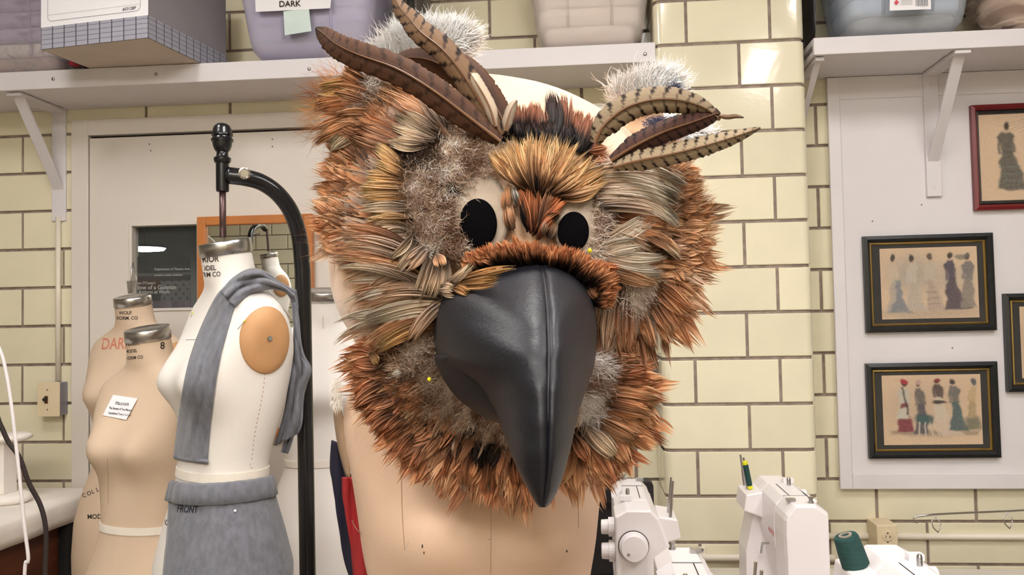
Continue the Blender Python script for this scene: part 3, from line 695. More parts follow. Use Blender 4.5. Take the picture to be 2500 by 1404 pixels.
# ------------------------------------------------------------------ dress forms
_T = np.array([  # z, half width, front, back, forward shift
    (-.46, .168, .126, .116, .036), (-.40, .174, .130, .122, .036), (-.30, .178, .130, .130, .036), (-.20, .174, .124, .130, .034), (-.13, .158, .110, .110, .031), (-.07, .136, .098, .092, .027), (-.03, .121, .092, .082, .024),
    (0, .117, .090, .078, .022), (.04, .121, .092, .080, .018), (.10, .134, .097, .090, .009), (.15, .145, .101, .097, .003), (.20, .151, .103, .103, 0), (.25, .158, .096, .103, 0),
    (.29, .165, .082, .097, 0), (.32, .167, .070, .088, 0), (.342, .162, .062, .078, 0), (.358, .148, .057, .071, 0), (.372, .124, .055, .066, 0), (.384, .100, .054, .061, 0), (.394, .080, .0545, .057, .001),
    (.404, .068, .055, .054, .003), (.418, .061, .055, .053, .006), (.440, .057, .054, .053, .010), (.470, .054, .053, .053, .016), (.490, .053, .053, .053, .019)])
def _ip(z, k): return np.interp(z, _T[:, 0], _T[:, k])
_zz = np.linspace(-.46, .49, 400); _sm = [np.convolve(np.pad(np.interp(_zz, _T[:, 0], _T[:, k]), 6, mode='edge'), np.ones(9)/9, 'same')[6:-6] for k in range(5)]
def form_local(phi, z, off=0.0, bust=1.0):
    """phi = 0 front, + towards the form's left side; returns a local point (front is -y)"""
    hw, fr, bk, sh = (np.interp(z, _zz, _sm[k]) for k in (1, 2, 3, 4))
    e = 2/(2.25+.5*math.exp(-((z-.27)/.06)**2)) if z < .36 else 2/(2.25-.25*min(1, (z-.36)/.04))
    sn, cs = math.sin(phi), math.cos(phi)
    x = math.copysign(abs(sn)**e, sn)*(hw+off); d = math.copysign(abs(cs)**e, cs)
    y = -(d*((fr if cs > 0 else bk)+off))-sh
    if cs > 0:
        bz = z-.188; sz = .062 if bz > 0 else .048
        for s in (-1, 1): y -= bust*.041*math.exp(-((x-s*.072)/.060)**2-(bz/sz)**2)*min(1, cs*1.8)
        y -= bust*.012*math.exp(-(x/.08)**2-((z-.20)/.06)**2)
    k = np.interp(z, [.38, .44, .49], [0, .13, .20])
    return np.array([x, y, z+k*(y+.02)])
class Form:
    def __init__(s, name, cap_px, d, turn, scale, linen, label, cap=True, bust=1.0, plates=(-1, 1), pole=True, group='dress forms', zlo=-.46, tape=True, name_cap='neck_cap', top=None):
        top = pd(*cap_px, d) if top is None else top; view = top-CAM; va = math.atan2(view[0], view[1])       # bearing from camera
        s.rot = rotz(-va+math.radians(turn)); s.s = scale; s.bust = bust
        s.base = top - s.rot @ (form_local(0, .49)*0+np.array([0, -.019, .496]))*scale
        s.e = empty(name, (s.base[0], s.base[1], 0), label, 'dress form', group)
        zs = np.concatenate([np.linspace(zlo, .30, 44), np.linspace(.305, .405, 26), np.linspace(.412, .49, 8)]); n = 72
        rings = [[s.at(p, z) for p in np.linspace(0, 2*math.pi, n, endpoint=False)] for z in zs]
        mb = MB().loft(rings, True, True); s.body = mb.build('torso', M[linen], s.e, smooth=True)
        s.bvh = BVHTree.FromPolygons([Vector(q) for q in mb.v], mb.f)
        if cap:
            rg = [[s.at(p, z, o) for p in np.linspace(0, 2*math.pi, 40, endpoint=False)] for z, o in ((.464, .0012), (.4645, .0026), (.492, .0030), (.4945, .0016), (.4955, -.004), (.4925, -.010), (.4925, -.045))]
            MB().loft(rg, False, True).build(name_cap, M['steel'], s.e, smooth=True)
            o = s.e.children[-1]; o.data.set_sharp_from_angle(angle=math.radians(35))
        if tape:
            rg = [[s.at(p, z, o) for p in np.linspace(0, 2*math.pi, n, endpoint=False)] for z, o in ((-.011, .0003), (-.011, .0022), (.007, .0022), (.007, .0003))]
            MB().loft(rg, False, False).build('waist_tape', M['tape'], s.e, smooth=False)
        for sd in plates:
            c = s.at(sd*math.pi/2, .280, -.001); nrm = s.rot @ np.array([sd*.985, 0, .20]); nrm /= np.linalg.norm(nrm)
            a = s.rot @ np.array([0, 1.0, 0]); b = np.cross(nrm, a); rg = []
            for r, h in ((1.0, -.010), (1.0, .0025), (.97, .0045), (.75, .0062), (.5, .0075), (.25, .008)):
                row = []
                for q in np.linspace(0, 2*math.pi, 40, endpoint=False):
                    o_ = c+scale*r*(.054*math.cos(q)*a+.068*math.sin(q)*b*(1 if sd > 0 else -1)); hh = s.bvh.ray_cast(Vector(o_+nrm*.12), Vector(-nrm))
                    pz = np.array(hh[0]) if hh[0] is not None and np.dot(np.array(hh[0])-o_, nrm) > -.035 else o_-nrm*.03
                    row.append(pz+nrm*h*scale)
                rg.append(row)
            rg = [[p for p in r_] for r_ in rg]
            c = np.mean(rg[-1], axis=0)-nrm*.008*scale
            pl = MB().loft(rg).build('arm_plate', M['tan_plate'], s.e, smooth=True)
            MB().lathe([(.0055, 0), (.005, .0022), (.0022, .0022), (.002, .0012)], c+nrm*.0082*scale, nrm, 14).build('plate_screw', M['steel'], pl)
        if pole:
            b0 = s.base+np.array([0, 0, zlo*scale])
            MB().tube([b0+np.array([0, 0, .02]), (b0[0], b0[1], .06)], .018, 12).build('pole', M['blackmetal'], s.e)
            MB().lathe([(.13, 0), (.13, .02), (.05, .05), (.03, .09)], (b0[0], b0[1], 0), (0, 0, 1), 28).build('foot', M['blackmetal'], s.e)
    def at(s, phi, z, off=0.0): return s.base + s.rot @ form_local(phi, z, off, s.bust)*s.s
    def hit(s, x, y, lift=.001):
        r = ray(x, y); h = s.bvh.ray_cast(Vector(CAM), Vector(r).normalized())
        if h[0] is None: return None
        return np.array(h[0]) - r/np.linalg.norm(r)*lift
    def surf(s, d0, lift=.0012):
        def f(x, y):
            p = s.hit(x, y, lift)
            return p if p is not None or d0 is None else pd(x, y, d0)
        return f
def stitch(form, pts, d0, name, m, dash=10, gap=8, w=1.2):
    """a row of little stitches along photograph points, lying on the form"""
    P = catmull(pts, 200); L = np.concatenate([[0], np.cumsum(np.hypot(*np.diff(P, axis=0).T))]); f = form.surf(d0, .0008); s = 0; mb = MB()
    if not gap:
        for i in range(0, 196, 6):
            a, b = P[i], P[min(i+6, 199)]; t = (b-a)/np.linalg.norm(b-a); n = np.array([-t[1], t[0]])*w/2
            mb.put([f(*(a-n)), f(*(b-n)), f(*(b+n)), f(*(a+n))], [(0, 1, 2, 3)])
        return mb.build(name, m, form.e)
    while s < L[-1]-dash:
        a = np.array([np.interp(s, L, P[:, k]) for k in (0, 1)]); b = np.array([np.interp(s+dash, L, P[:, k]) for k in (0, 1)]); t = (b-a)/np.linalg.norm(b-a); n = np.array([-t[1], t[0]])*w/2
        mb.put([f(*(a-n)), f(*(b-n)), f(*(b+n)), f(*(a+n))], [(0, 1, 2, 3)]); s += dash+gap
    return tag(mb.build(name, m, form.e), kind='stuff')
def pin(parent, p, tip, headcol):
    d = (tip-p)
    MB().tube([p, tip], .0006, 6).build('pin_shaft', M['chrome'], parent)
    MB().lathe([(.0005, -.0022), (.0018, -.0012), (.0022, 0), (.0018, .0012), (.0005, .0022)], p, d, 10).build('pin_head', headcol, parent, smooth=True)
M['seam'] = mat('seam thread', S(176, 146, 120), .9)
M['seamw'] = mat('seam thread pale', S(200, 186, 170), .9)
# F1: the peach form that carries the feathered head
f1 = Form('dress_form', (1164, 662), 1.27, 8, 1.19, 'linen_peach', 'peach linen dress form carrying the feathered bird head', cap=False, plates=(), tape=True)
stitch(f1, [(979, 1120), (980, 1200), (983, 1280), (988, 1345)], 1.1, 'princess_seam', M['seam'], 400, 0, 1.4)
stitch(f1, [(1405, 1180), (1412, 1240), (1413, 1290)], 1.1, 'princess_seam', M['seam'], 400, 0, 1.2)
stitch(f1, [(1198, 1225), (1199, 1300), (1197, 1404)], 1.1, 'centre_seam', M['seam'], 400, 0, 1.2)
for (x, y, w, h) in ((1031, 1334, 1.8, 5), (1035, 1350, 1.5, 4), (1384, 1346, 2, 3), (1195, 1317, 1.2, 1.2)):
    ff = f1.surf(1.0, .0008); add('pen_dot', [ff(x+w*math.cos(q), y+h*math.sin(q)) for q in np.linspace(0, 2*math.pi, 10, endpoint=False)], [tuple(range(10))[::-1]], M['ink'], f1.e)
stitch(f1, [(859, 1270), (868, 1288), (880, 1302)], 1.1, 'pencil_mark', mat('pencil', S(150, 130, 116), .9), 400, 0, 1.6)
stitch(f1, [(996, 1322), (994, 1335), (988, 1343)], 1.1, 'loose_thread', M['seamw'], 400, 0, 2.2)
# F2: white form with grey cloth, hanging from the black stand
f2 = Form('dress_form', (548, 588), 1.87, -66, 1.0, 'linen_white', 'cream dress form draped in grey jersey, hung from the black stand', pole=False)
s2 = f2.surf(1.83)
l2 = f2.surf(None)
for t, x, y, h in (('SUPERIOR', 455, 643, 15), ('MODEL', 480, 662, 12), ('FORM CO', 478, 678, 11.5)):
    lettering(t, x, y, h, l2, M['ink'], f2.e, ang=-.06, wide=.82)
lettering('MODEL', 391, 1279, 15, l2, M['ink'], f2.e, ang=.22, wide=.6, slant=.1)
lettering('LA P', 398, 1208, 13, l2, M['ink'], f2.e, ang=-.05, wide=.7)
stitch(f2, [(648, 900), (643, 950), (634, 1000), (622, 1060), (614, 1128)], 1.8, 'side_stitching', mat('tan stitching', S(190, 160, 140), .9), 5, 6, 2.0)
stitch(f2, [(614, 1140), (616, 1165)], 1.8, 'side_stitching', M['seam'], 5, 6, 1.6)
stitch(f2, [(453, 830), (470, 829.5), (488, 829)], 1.8, 'pencil_line', M['ink'], 400, 0, 1.0)
for (x, y, tx, ty) in ((597, 784, 580, 804), (470, 763, 466, 775)):
    p, t = s2(x, y), s2(tx, ty); pin(f2.e, p-ray(x, y)*.004, t, M['yellow'])
for x, y in ((443, 1137), (499, 1138), (611, 1133)):
    p = s2(x, y); MB().lathe([(.0012, 0), (.0008, .001)], p, -ray(x, y), 8).build('pin_head', M['steel'], f2.e)
# F3, F4, F5
f3 = Form('dress_form', (359, 800), 2.10, -46, .955, 'linen_tan', 'tan linen dress form marked with an 8, wearing a paper card', plates=(1,))
s3 = f3.surf(2.1)
l3 = f3.surf(None)
lettering('8', 391, 852, 17, l3, M['ink'], f3.e, wide=.95)
for t, x, y, h in (('SUPERIOR', 296, 846, 8.5), ('MODEL', 306, 862, 7.5), ('FORM CO', 308, 879, 8)): lettering(t, x, y, h, l3, M['ink'], f3.e, ang=-.09, wide=.8)
stitch(f3, [(262, 1118), (263, 1150), (264, 1230)], 2.1, 'centre_seam', M['seam'], 400, 0, 1.0)
q = [s3(276, 964), s3(336, 973), s3(308, 1025), s3(251, 1014)]
q = [p-ray(290, 990)*.004 for p in q]
card = add('paper_card', [*q, *[p+ray(290, 990)*.001 for p in q]], [(3, 2, 1, 0), (4, 5, 6, 7), (0, 1, 5, 4), (1, 2, 6, 5), (2, 3, 7, 6), (3, 0, 4, 7)], M['paper'])
tag(card, 'small white printed card pinned to the tan form marked 8', 'card')
n_ = np.cross(q[1]-q[0], q[3]-q[0]); n_ /= np.linalg.norm(n_); q0 = q[0]
def cards(x, y):
    r = ray(x, y); t = np.dot(q0-CAM, n_)/np.dot(r, n_); return CAM+r*(t-.0015)
for t, x, y, h in (('STELLA KAYE', 281, 987, 6.5), ('The Servant of Two Masters', 266, 998, 5.6), ('Unpublished Theatre Costume', 264, 1010, 5.2)): lettering(t, x, y, h, cards, M['ink'], card, ang=.12, wide=.60)
f4 = Form('dress_form', (323, 722), 2.62, -44, .975, 'linen_tan', 'tan linen dress form with red DARL lettering, nearest the switch', plates=(1,))
s4 = f4.surf(None)
for t, x, y, h in (('WOLF', 290, 768, 8), ('FORM. CO', 285, 781, 8)): lettering(t, x, y, h, s4, M['ink'], f4.e, ang=-.02, wide=.95)
lettering('DARL', 246, 853, 27, s4, M['rink'], f4.e, ang=-.03, wide=.72, slant=.12)
lettering('MODEL', 213, 1267, 11, s4, M['ink'], f4.e, ang=-.02, wide=.95)
for k, ch in enumerate('COLLA'): lettering(ch, 203+k*11, 1216-k*5, 10, s4, M['ink'], f4.e, ang=-.42+k*.04, wide=.9)
f5 = Form('dress_form', (791, 708), 2.46, 0, .975, 'linen_white', 'cream dress form half hidden behind the black stand pole')
stitch(f5, [(789, 772), (789, 785), (789, 803)], 2.4, 'centre_seam', M['seam'], 400, 0, 1.0)
lettering('4', 733, 1254, 17, f5.surf(2.4), M['ink'], f5.e, wide=1.0)
# metal bits sticking out of F4's neck
hn = empty('neck_hook', pd(318, 715, 2.6), 'bent metal hook standing in the neck of the form with red lettering', 'hook')
P = [pd(312, 720, 2.60), pd(310, 690, 2.60), pd(309, 686, 2.60), pd(331, 685, 2.60), pd(326, 700, 2.60), pd(323, 716, 2.60)]
add('plate', [pd(309, 686, 2.6), pd(331, 685, 2.6), pd(324, 716, 2.6), pd(313, 718, 2.6)], [(0, 1, 2, 3)], M['steel'], hn, solid=.002)
MB().tube([pd(334, 714, 2.61), pd(333, 680, 2.61), pd(325, 640, 2.62), pd(321, 660, 2.6), pd(320, 716, 2.6)], .0018, 8).build('wire', M['steel'], hn, smooth=True)
# form seen only in the mirror
tgt = pY(656, 618, 2*2.812-.45); tgt[1] = .45
f6 = Form('dress_form', (400, 900), 1.0, 150, .97, 'linen_white', 'cream dress form seen only as a reflection in the mirror', top=tgt)
# ------------------------------------------------------------------ stand of the draped form
st = empty('form_stand', (pd(757, 1404, 1.98)[0], pd(757, 1404, 1.98)[1], 0), 'black tubular stand with finial and arched arm beside the draped form', 'stand')
d0 = 1.865
ax = pd(543, 400, d0); upv = np.array([0, 0, 1.0])
zt = lambda y: pd(543, y, d0)[2]
pxm = d0/FPX
prof = [(10, 470), (24, 468), (25, 460), (25, 400), (31, 396), (33, 391), (33, 386), (26, 383), (23, 380), (22, 372), (30, 366), (36, 356), (38, 347), (42, 345), (43, 340), (38, 337), (37, 333), (41, 331), (41, 327), (37, 322), (35, 314), (30, 307), (20, 302), (4, 299)]
prof = [(r*pxm*.62, zt(y)) for r, y in prof]
MB().lathe([(r, z) for r, z in prof], (ax[0], ax[1], 0), (0, 0, 1), 28).build('finial', M['blackmetal'], st, smooth=True)
st.children[-1].data.set_sharp_from_angle(angle=math.radians(40))
MB().tube([(ax[0], ax[1], zt(468)), (ax[0], ax[1], zt(580))], .0072, 14).build('hanging_rod', M['rust'], st, smooth=True)
arm = catmull([pd(555, 428, d0), pd(600, 434, d0+.01), pd(640, 446, d0+.03), pd(680, 475, d0+.05), pd(712, 520, d0+.075), pd(731, 580, d0+.10), pd(739, 660, d0+.11)], 40)
low = pd(742, 760, d0+.115); low2 = pd(757, 1404, d0+.115); foot = np.array([low2[0], low2[1], .03])
path = list(arm)+[np.array([low[0], low[1], low[2]]), foot]
path[-2] = np.array([foot[0]*.25+arm[-1][0]*.75, foot[1]*.25+arm[-1][1]*.75, (arm[-1][2]*.75+.03*.25)])
MB().tube(path, .0185, 18).build('arched_tube', M['blackmetal'], st, smooth=True)
MB().tube([pd(556, 428, d0), pd(570, 430, d0)], .016, 14).build('sleeve', M['blackmetal'], st)
kb = pd(597, 423, d0-.015); ka = -ray(597, 423)
MB().lathe([(.0045, -.02), (.0045, 0), (.013, .001), (.013, .005), (.010, .006), (.008, .004)], kb, ka, 20).build('thumb_screw', M['chrome'], st)
for q in (0, 1, 2): 
    a = q*2.094+.4; MB().tube([foot+np.array([0, 0, .02]), foot+np.array([.2*math.cos(a), .2*math.sin(a), -.012])], .014, 10).build('foot_leg', M['blackmetal'], st)
# second stand, for the reflected form
bp = np.array([f6.e.location.x, f6.e.location.y, 0])
s6 = empty('form_stand', (bp[0]-.05, bp[1]+.19, 0), 'black hanging stand seen only as a reflection in the mirror', 'stand')
top = f6.base*0+tgt
arch = catmull([top+np.array([-.02, 0, .15]), top+np.array([-.03, .06, .17]), top+np.array([-.045, .15, .13]), top+np.array([-.05, .19, .02])], 16)
MB().tube(list(arch)+[np.array([arch[-1][0], arch[-1][1], .03])], .018, 12).build('arched_tube', M['blackmetal'], s6, smooth=True)
MB().tube([top+np.array([-.01, 0, .15]), top+np.array([0, 0, .01])], .008, 8).build('hanging_rod', M['rust'], s6)
MB().tube([top+np.array([-.045, .16, .10]), top+np.array([.02, .18, .10])], .006, 8).build('thumb_screw', M['chrome'], s6)
MB().lathe([(.2, 0), (.2, .02), (.03, .03)], (arch[-1][0], arch[-1][1], 0), (0, 0, 1), 20).build('foot', M['blackmetal'], s6)
# ------------------------------------------------------------------ grey cloths
def drape(name, stations, form, label, cat, n=60, k=10, lift=.007, thick=.0025, wrinkle=.0035, seed=1):
    """stations: (left x, y, right x, y, depth or None) in photograph pixels; None = lies on the form"""
    Sx = np.array([s[:4] for s in stations], float); I = catmull(Sx, n)
    dd = [s[4] for s in stations]
    V, fs = [], []
    ds = np.full((n, k), np.nan)
    for i in range(n):
        t = i/(n-1)*(len(stations)-1); a = int(min(t, len(stations)-2)); u = t-a
        for j in range(k):
            w = j/(k-1); x = I[i, 0]*(1-w)+I[i, 2]*w; y = I[i, 1]*(1-w)+I[i, 3]*w
            e0, e1 = dd[a], dd[min(a+1, len(dd)-1)]
            h = form.hit(x, y, 0); on = np.dot(h-CAM, CF) if h is not None else np.nan
            def val(e): return on if e is None else e
            v0, v1 = val(e0), val(e1); ds[i, j] = v0*(1-u)+v1*u
    # fill misses from neighbours along the strip
    for j in range(k):
        c = ds[:, j]; ok = ~np.isnan(c); ds[:, j] = np.interp(np.arange(n), np.arange(n)[ok], c[ok])
    for _ in range(4):
        ds[1:-1] = (ds[:-2]+2*ds[1:-1]+ds[2:])/4
        ds[:, 1:-1] = (ds[:, :-2]+2*ds[:, 1:-1]+ds[:, 2:])/4
    for i in range(n):
        for j in range(k):
            w = j/(k-1); x = I[i, 0]*(1-w)+I[i, 2]*w; y = I[i, 1]*(1-w)+I[i, 3]*w
            edge = 1-abs(2*w-1)**4
            fold = wrinkle*(math.sin(w*11+i*.11+seed)+.6*math.sin(w*19-i*.2+seed*2))*edge
            V.append(pd(x, y, ds[i, j]-lift*(.35+.9*edge)-fold))
    for i in range(n-1):
        for j in range(k-1): a = i*k+j; fs.append((a, a+1, a+k+1, a+k))
    return V, fs
gs = empty('grey_sleeve', f2.at(.5, .34), 'grey jersey sleeve piece slung over the shoulder of the cream form', 'garment')
fr = [(425, 1118, 506, 1134, None), (432, 1060, 512, 1060, None), (443, 975, 520, 980, None), (458, 900, 532, 900, None), (478, 835, 548, 835, None), (503, 775, 562, 785, None), (530, 722, 577, 742, None), (562, 688, 606, 722, None)]
V, fs = drape('a', fr, f2, '', '', n=80, k=26, wrinkle=.003)
o = add('front_sleeve', V, fs, M['greyknit'], gs, smooth=True, solid=.004)
tp = [(540, 712, 572, 748, None), (566, 682, 600, 724, None), (596, 662, 630, 714, 1.80), (622, 657, 655, 706, 1.815), (650, 666, 676, 707, 1.835), (684, 690, 698, 713, 1.86), (720, 710, 716, 738, 1.885)]
V, fs = drape('b', tp, f2, '', '', n=50, k=26, wrinkle=.009, lift=.016, seed=4)
add('shoulder_fold', V, fs, M['greyknit'], gs, smooth=True, solid=.004)
bk = [(690, 700, 724, 708, 1.88), (712, 735, 728, 760, 1.885), (717, 800, 733, 830, 1.875), (716, 860, 742, 868, 1.87), (711, 900, 760, 905, 1.865), (704, 950, 744, 955, 1.87), (694, 1010, 738, 1030, 1.875), (672, 1088, 728, 1058, 1.88)]
V, fs = drape('c', bk, f2, '', '', n=70, k=22, wrinkle=.008, seed=7)
add('back_sleeve', V, fs, M['greyknit'], gs, smooth=True, solid=.004)
b2 = [(712, 905, 758, 905, 1.90), (706, 980, 735, 985, 1.90), (697, 1060, 716, 1064, 1.90), (688, 1104, 703, 1108, 1.90)]
V, fs = drape('d', b2, f2, '', '', n=30, k=14, wrinkle=.006, seed=9)
add('back_tail', V, fs, M['greyknit'], gs, smooth=True, solid=.004)
hm = [(425, 1110, 425.5, 1120, None), (452, 1116, 452, 1126, None), (480, 1120, 480, 1130, None), (507, 1123, 507, 1133, None)]
V, fs = drape('h', hm, f2, '', '', n=24, k=4, wrinkle=0, lift=.0115)
add('hem', V, fs, M['greyknit'], gs, smooth=True, solid=.002)
# skirt piece on the hips
def phi_of(form, x, z):
    """azimuth on the visible side of the form whose picture column is x at height z"""
    best = None
    for p in np.linspace(-math.pi, math.pi, 721):
        P = form.at(p, z); v = P-CAM; d = v @ CF; u = 1250+(v @ CR)/d*FPX
        n = form.at(p, z, .01)-P
        if np.dot(n, v) > 0: continue
        e = abs(u-x)
        if best is None or e < best[0]: best = (e, p)
    return best[1]
sk = empty('grey_skirt', f2.at(1.0, -.3), 'grey jersey half skirt marked FRONT, pinned on the cream form', 'garment')
zz = np.linspace(-.46, -.028, 40); rows = []
for z in zz:
    xl = np.interp(z, [-.46, -.25, -.12, -.028], [392, 398, 415, 424])
    p0 = phi_of(f2, xl, z); p1 = p0+2.75
    rows.append([f2.at(p, z+.012*math.sin((p-p0)/2.75*math.pi)*0, .006+.0018*math.sin(p*9+z*20)*np.interp(z, [-.46, -.1, -.03], [1, .6, 0])) for p in np.linspace(p0, p1, 60)])
mb = MB().loft(rows, False, False, closed=False)
skin = mb.build('skirt_panel', M['greyknit'], sk, smooth=True, solid=.003)
ed = MB()
ed.tube([r[0] for r in rows], .0016, 6).build('overlock_edge', M['darkedge'], sk)
rows = []
for z, o in ((-.060, .008), (-.058, .0125), (-.04, .0135), (-.022, .0125), (-.018, .007)):
    p0 = phi_of(f2, 427, -.03); rows.append([f2.at(p, z+.010*math.sin((p-p0)*.9), o+.0012*math.sin(p*31)+.001*math.sin(p*13)) for p in np.linspace(p0, p0+2.75, 90)])
MB().loft(rows, False, False, closed=False).build('waistband', M['greyknit'], sk, smooth=True, solid=.002)
MB().tube([p for p in rows[0]], .0014, 6).build('waistband_seam', M['darkedge'], sk)
bv = BVHTree.FromPolygons([Vector(q) for q in mb.v], mb.f)
def sks(x, y):
    r = ray(x, y); h = bv.ray_cast(Vector(CAM), Vector(r).normalized()); return (np.array(h[0])-r*.004) if h[0] is not None else pd(x, y, 1.7)
lettering('FRONT', 431, 1250, 17, sks, mat('marker ink', S(22, 22, 40), .8), sk, ang=.05, wide=.62, slant=.12)
p = sks(574, 1247); MB().lathe([(.0028, 0), (.0024, .002)], p, -ray(574, 1247), 8).build('pin_head', M['paper'], sk)
# navy and red garment hanging behind the peach form
V, F_ = [], []
ng = empty('navy_garment', pd(850, 1404, 1.40), 'navy cloth with a red edge hanging behind the peach form', 'garment')
def strip(pts, d, m, name, seed):
    I = catmull(pts, 50); k = 8; V, fs = [], []
    for i, r in enumerate(I):
        for j in range(k):
            w = j/(k-1); V.append(pd(r[0]*(1-w)+r[2]*w, r[1]*(1-w)+r[3]*w, d+.006*math.sin(w*8+i*.15+seed)))
    for i in range(len(I)-1):
        for j in range(k-1): a = i*k+j; fs.append((a, a+1, a+k+1, a+k))
    add(name, V, fs, m, ng, smooth=True, solid=.003)
strip([(810, 1075, 822, 1080), (807, 1140, 850, 1150), (812, 1175, 870, 1180), (820, 1240, 880, 1250), (830, 1300, 900, 1310), (838, 1360, 910, 1370), (858, 1420, 930, 1430)], 1.40, M['navy'], 'navy_panel', 1)
strip([(836, 1165, 860, 1165), (838, 1220, 880, 1220), (850, 1290, 900, 1290), (858, 1350, 915, 1350), (866, 1430, 930, 1430)], 1.38, M['redcloth'], 'red_panel', 2)
# raw edge and stuffing on the peach form's shoulder
s1 = f1.surf(1.12, .002)
sl = [(811, 940, 818, 936), (812, 980, 832, 1000), (818, 1040, 846, 1050), (828, 1100, 851, 1100), (846, 1165, 854, 1165)]
I = catmull(sl, 24); V, fs = [], []
for r in I:
    for w in (0, .5, 1): V.append(pd(r[0]*(1-w)+r[2]*w, r[1]*(1-w)+r[3]*w, 1.25-.012*w))
for i in range(len(I)-1):
    for j in (0, 1): a = i*3+j; fs.append((a, a+1, a+4, a+3))
add('armhole_lining', V, fs, mat('brown lining', S(170, 142, 116), .9), f1.e, smooth=True, solid=.002)
wv, wf = [], []
for k in range(420):
    x = random.gauss(822, 6); y = random.uniform(922, 995); a = random.uniform(1.0, 2.2); L_ = random.uniform(8, 26); d = 1.20+random.uniform(-.006, .006)
    n = len(wv); wv += [pd(x-.9, y, d), pd(x+.9, y, d), pd(x+L_*math.cos(a), y+L_*math.sin(a), d-.002)]; wf.append((n, n+1, n+2))
tag(add('frayed_stuffing', wv, wf, mat('white stuffing', S(240, 234, 226), .9), f1.e), kind='stuff')
# ------------------------------------------------------------------ sewing tables and machines
def table(x0, x1, y0, y1, z, label):
    e = empty('sewing_table', ((x0+x1)/2, (y0+y1)/2, 0), label, 'table', 'sewing tables')
    MB().mm((x0, y0, z-.03), (x1, y1, z)).build('table_top', mat('pale laminate', S(206, 198, 186), .4), e, bevel=.003)
    for x in (x0+.04, x1-.04):
        for y in (y0+.04, y1-.04): MB().tube([(x, y, 0), (x, y, z-.0305)], .016, 10).build('leg', M['greymetal'], e)
TZ = .790
table(.075, 1.35, 1.08, 1.60, TZ, 'pale laminate sewing table nearest the viewer at lower right')
table(.0, 1.35, 1.66, 2.46, TZ, 'pale laminate sewing table in front of the tiled pillar')
def machine(name, cx, cy, rot, label, pins=True, brand=True):
    e = empty(name, (cx, cy, TZ), label, 'sewing machine', 'white sewing machines')
    H = 1.101-TZ; R_ = rotz(rot)
    def Wp(x, y, z): return np.array([cx, cy, TZ]) + R_ @ np.array([x, y, z])
    def ring(y, prof): return [Wp(x, y, z) for x, z in prof]
    # cross-sections (x across, z up); +x is the back with the spool pins
    colp = [(-.045, .02), (.085, .02), (.084, H-.16), (.066, H-.077), (.058, H-.052), (.046, H-.018), (.029, H), (-.021, H), (-.045, H-.013)]
    armp = [(-.040, H-.115), (.046, H-.115), (.050, H-.09), (.049, H-.06), (.047, H-.03), (.044, H-.016), (.027, H+.001), (-.021, H+.001), (-.043, H-.013)]
    headp = [(-.043, H-.215), (.046, H-.215), (.047, H-.10), (.048, H-.06), (.047, H-.03), (.043, H-.018), (.026, H+.002), (-.018, H+.002), (-.043, H-.015)]
    hp2 = [(x*.93, z-.003 if z > H-.03 else z) for x, z in headp]
    def solid(parts, name_, bev=.003): 
        mb = MB()
        mb.loft([ring(y, p) for y, p in parts]); return mb.build(name_, M['plastic'], e, bevel=bev)
    cp2 = [(x*.94, z-.002) for x, z in colp]
    solid([(-.178, cp2), (-.173, colp), (-.075, colp)], 'column', .002)
    solid([(-.0748, armp), (.075, armp)], 'arm', .002)
    solid([(.0752, headp), (.160, headp), (.175, hp2)], 'needle_head', .002)
    q = MB(); q.loft([[Wp(x, y, z) for x, y in ((-.085, -.17), (.095, -.17), (.095, .19), (-.085, .19))] for z in (.001, .019)]).build('bed', M['plastic'], e, bevel=.004)
    # spool block and pins at the back
    q = MB(); q.loft([ring(y, [(.0465, H-.075), (.090, H-.060), (.084, H-.022), (.046, H-.0155)]) for y in (-.165, -.05)]).build('spool_block', M['plastic'], e, bevel=.003)
    for y in ((-.150, -.110) if pins else ()):
        a, b = Wp(.070, y, H-.02), Wp(.078, y, H+.055)
        MB().tube([a, a*.5+b*.5], .0034, 10).build('spool_pin', M['steel'], e)
        MB().tube([a*.5+b*.5, b], .0024, 10).build('spool_pin_tip', M['steel'], e)
    # hand wheel on the column end
    c = Wp(-.008, -.178, H-.072); ax_ = R_ @ np.array([0, -1.0, 0])
    MB().lathe([(.030, 0), (.030, .008), (.029, .010), (.0272, .0105)], c, ax_, 40).build('handwheel_rim', M['plastic'], e, smooth=False)
    hw = MB().lathe([(.0268, .0107), (.0268, .022), (.025, .025), (.010, .0255)], c, ax_, 40).build('handwheel', M['plastic'], e)
    MB().lathe([(.0315, .0002), (.0317, .0018), (.0312, .002)], c, ax_, 40).build('wheel_gap', M['ink'], e)
    MB().lathe([(.0032, .0256), (.0026, .0270), (.0012, .0265)], c+R_ @ np.array([-.012, 0, -.011]), ax_, 12).build('wheel_screw', M['steel'], hw)
    # dials on the front side
    fa = R_ @ np.array([-1.0, 0, 0])
    for (y, z, r) in ((-.140, H-.042, .020), (-.140, H-.092, .022)):
        MB().lathe([(r, 0), (r, .012), (r*.78, .0125), (r*.74, .027), (r*.5, .028)], Wp(-.0455, y, z), fa, 24).build('dial', M['plastic'], e)
    # top details
    MB().mm((0, 0, 0), (1, 1, 1))
    def plate(x0, x1, y0, y1, z, h, m, nm):
        MB().put([Wp(x0, y0, z), Wp(x1, y0, z), Wp(x1, y1, z), Wp(x0, y1, z), Wp(x0, y0, z+h), Wp(x1, y0, z+h), Wp(x1, y1, z+h), Wp(x0, y1, z+h)], [(0, 3, 2, 1), (4, 5, 6, 7), (0, 1, 5, 4), (1, 2, 6, 5), (2, 3, 7, 6), (3, 0, 4, 7)]).build(nm, m, e)
    plate(.013, .0146, -.06, .07, H+.0012, .0006, M['ink'], 'lid_gap')
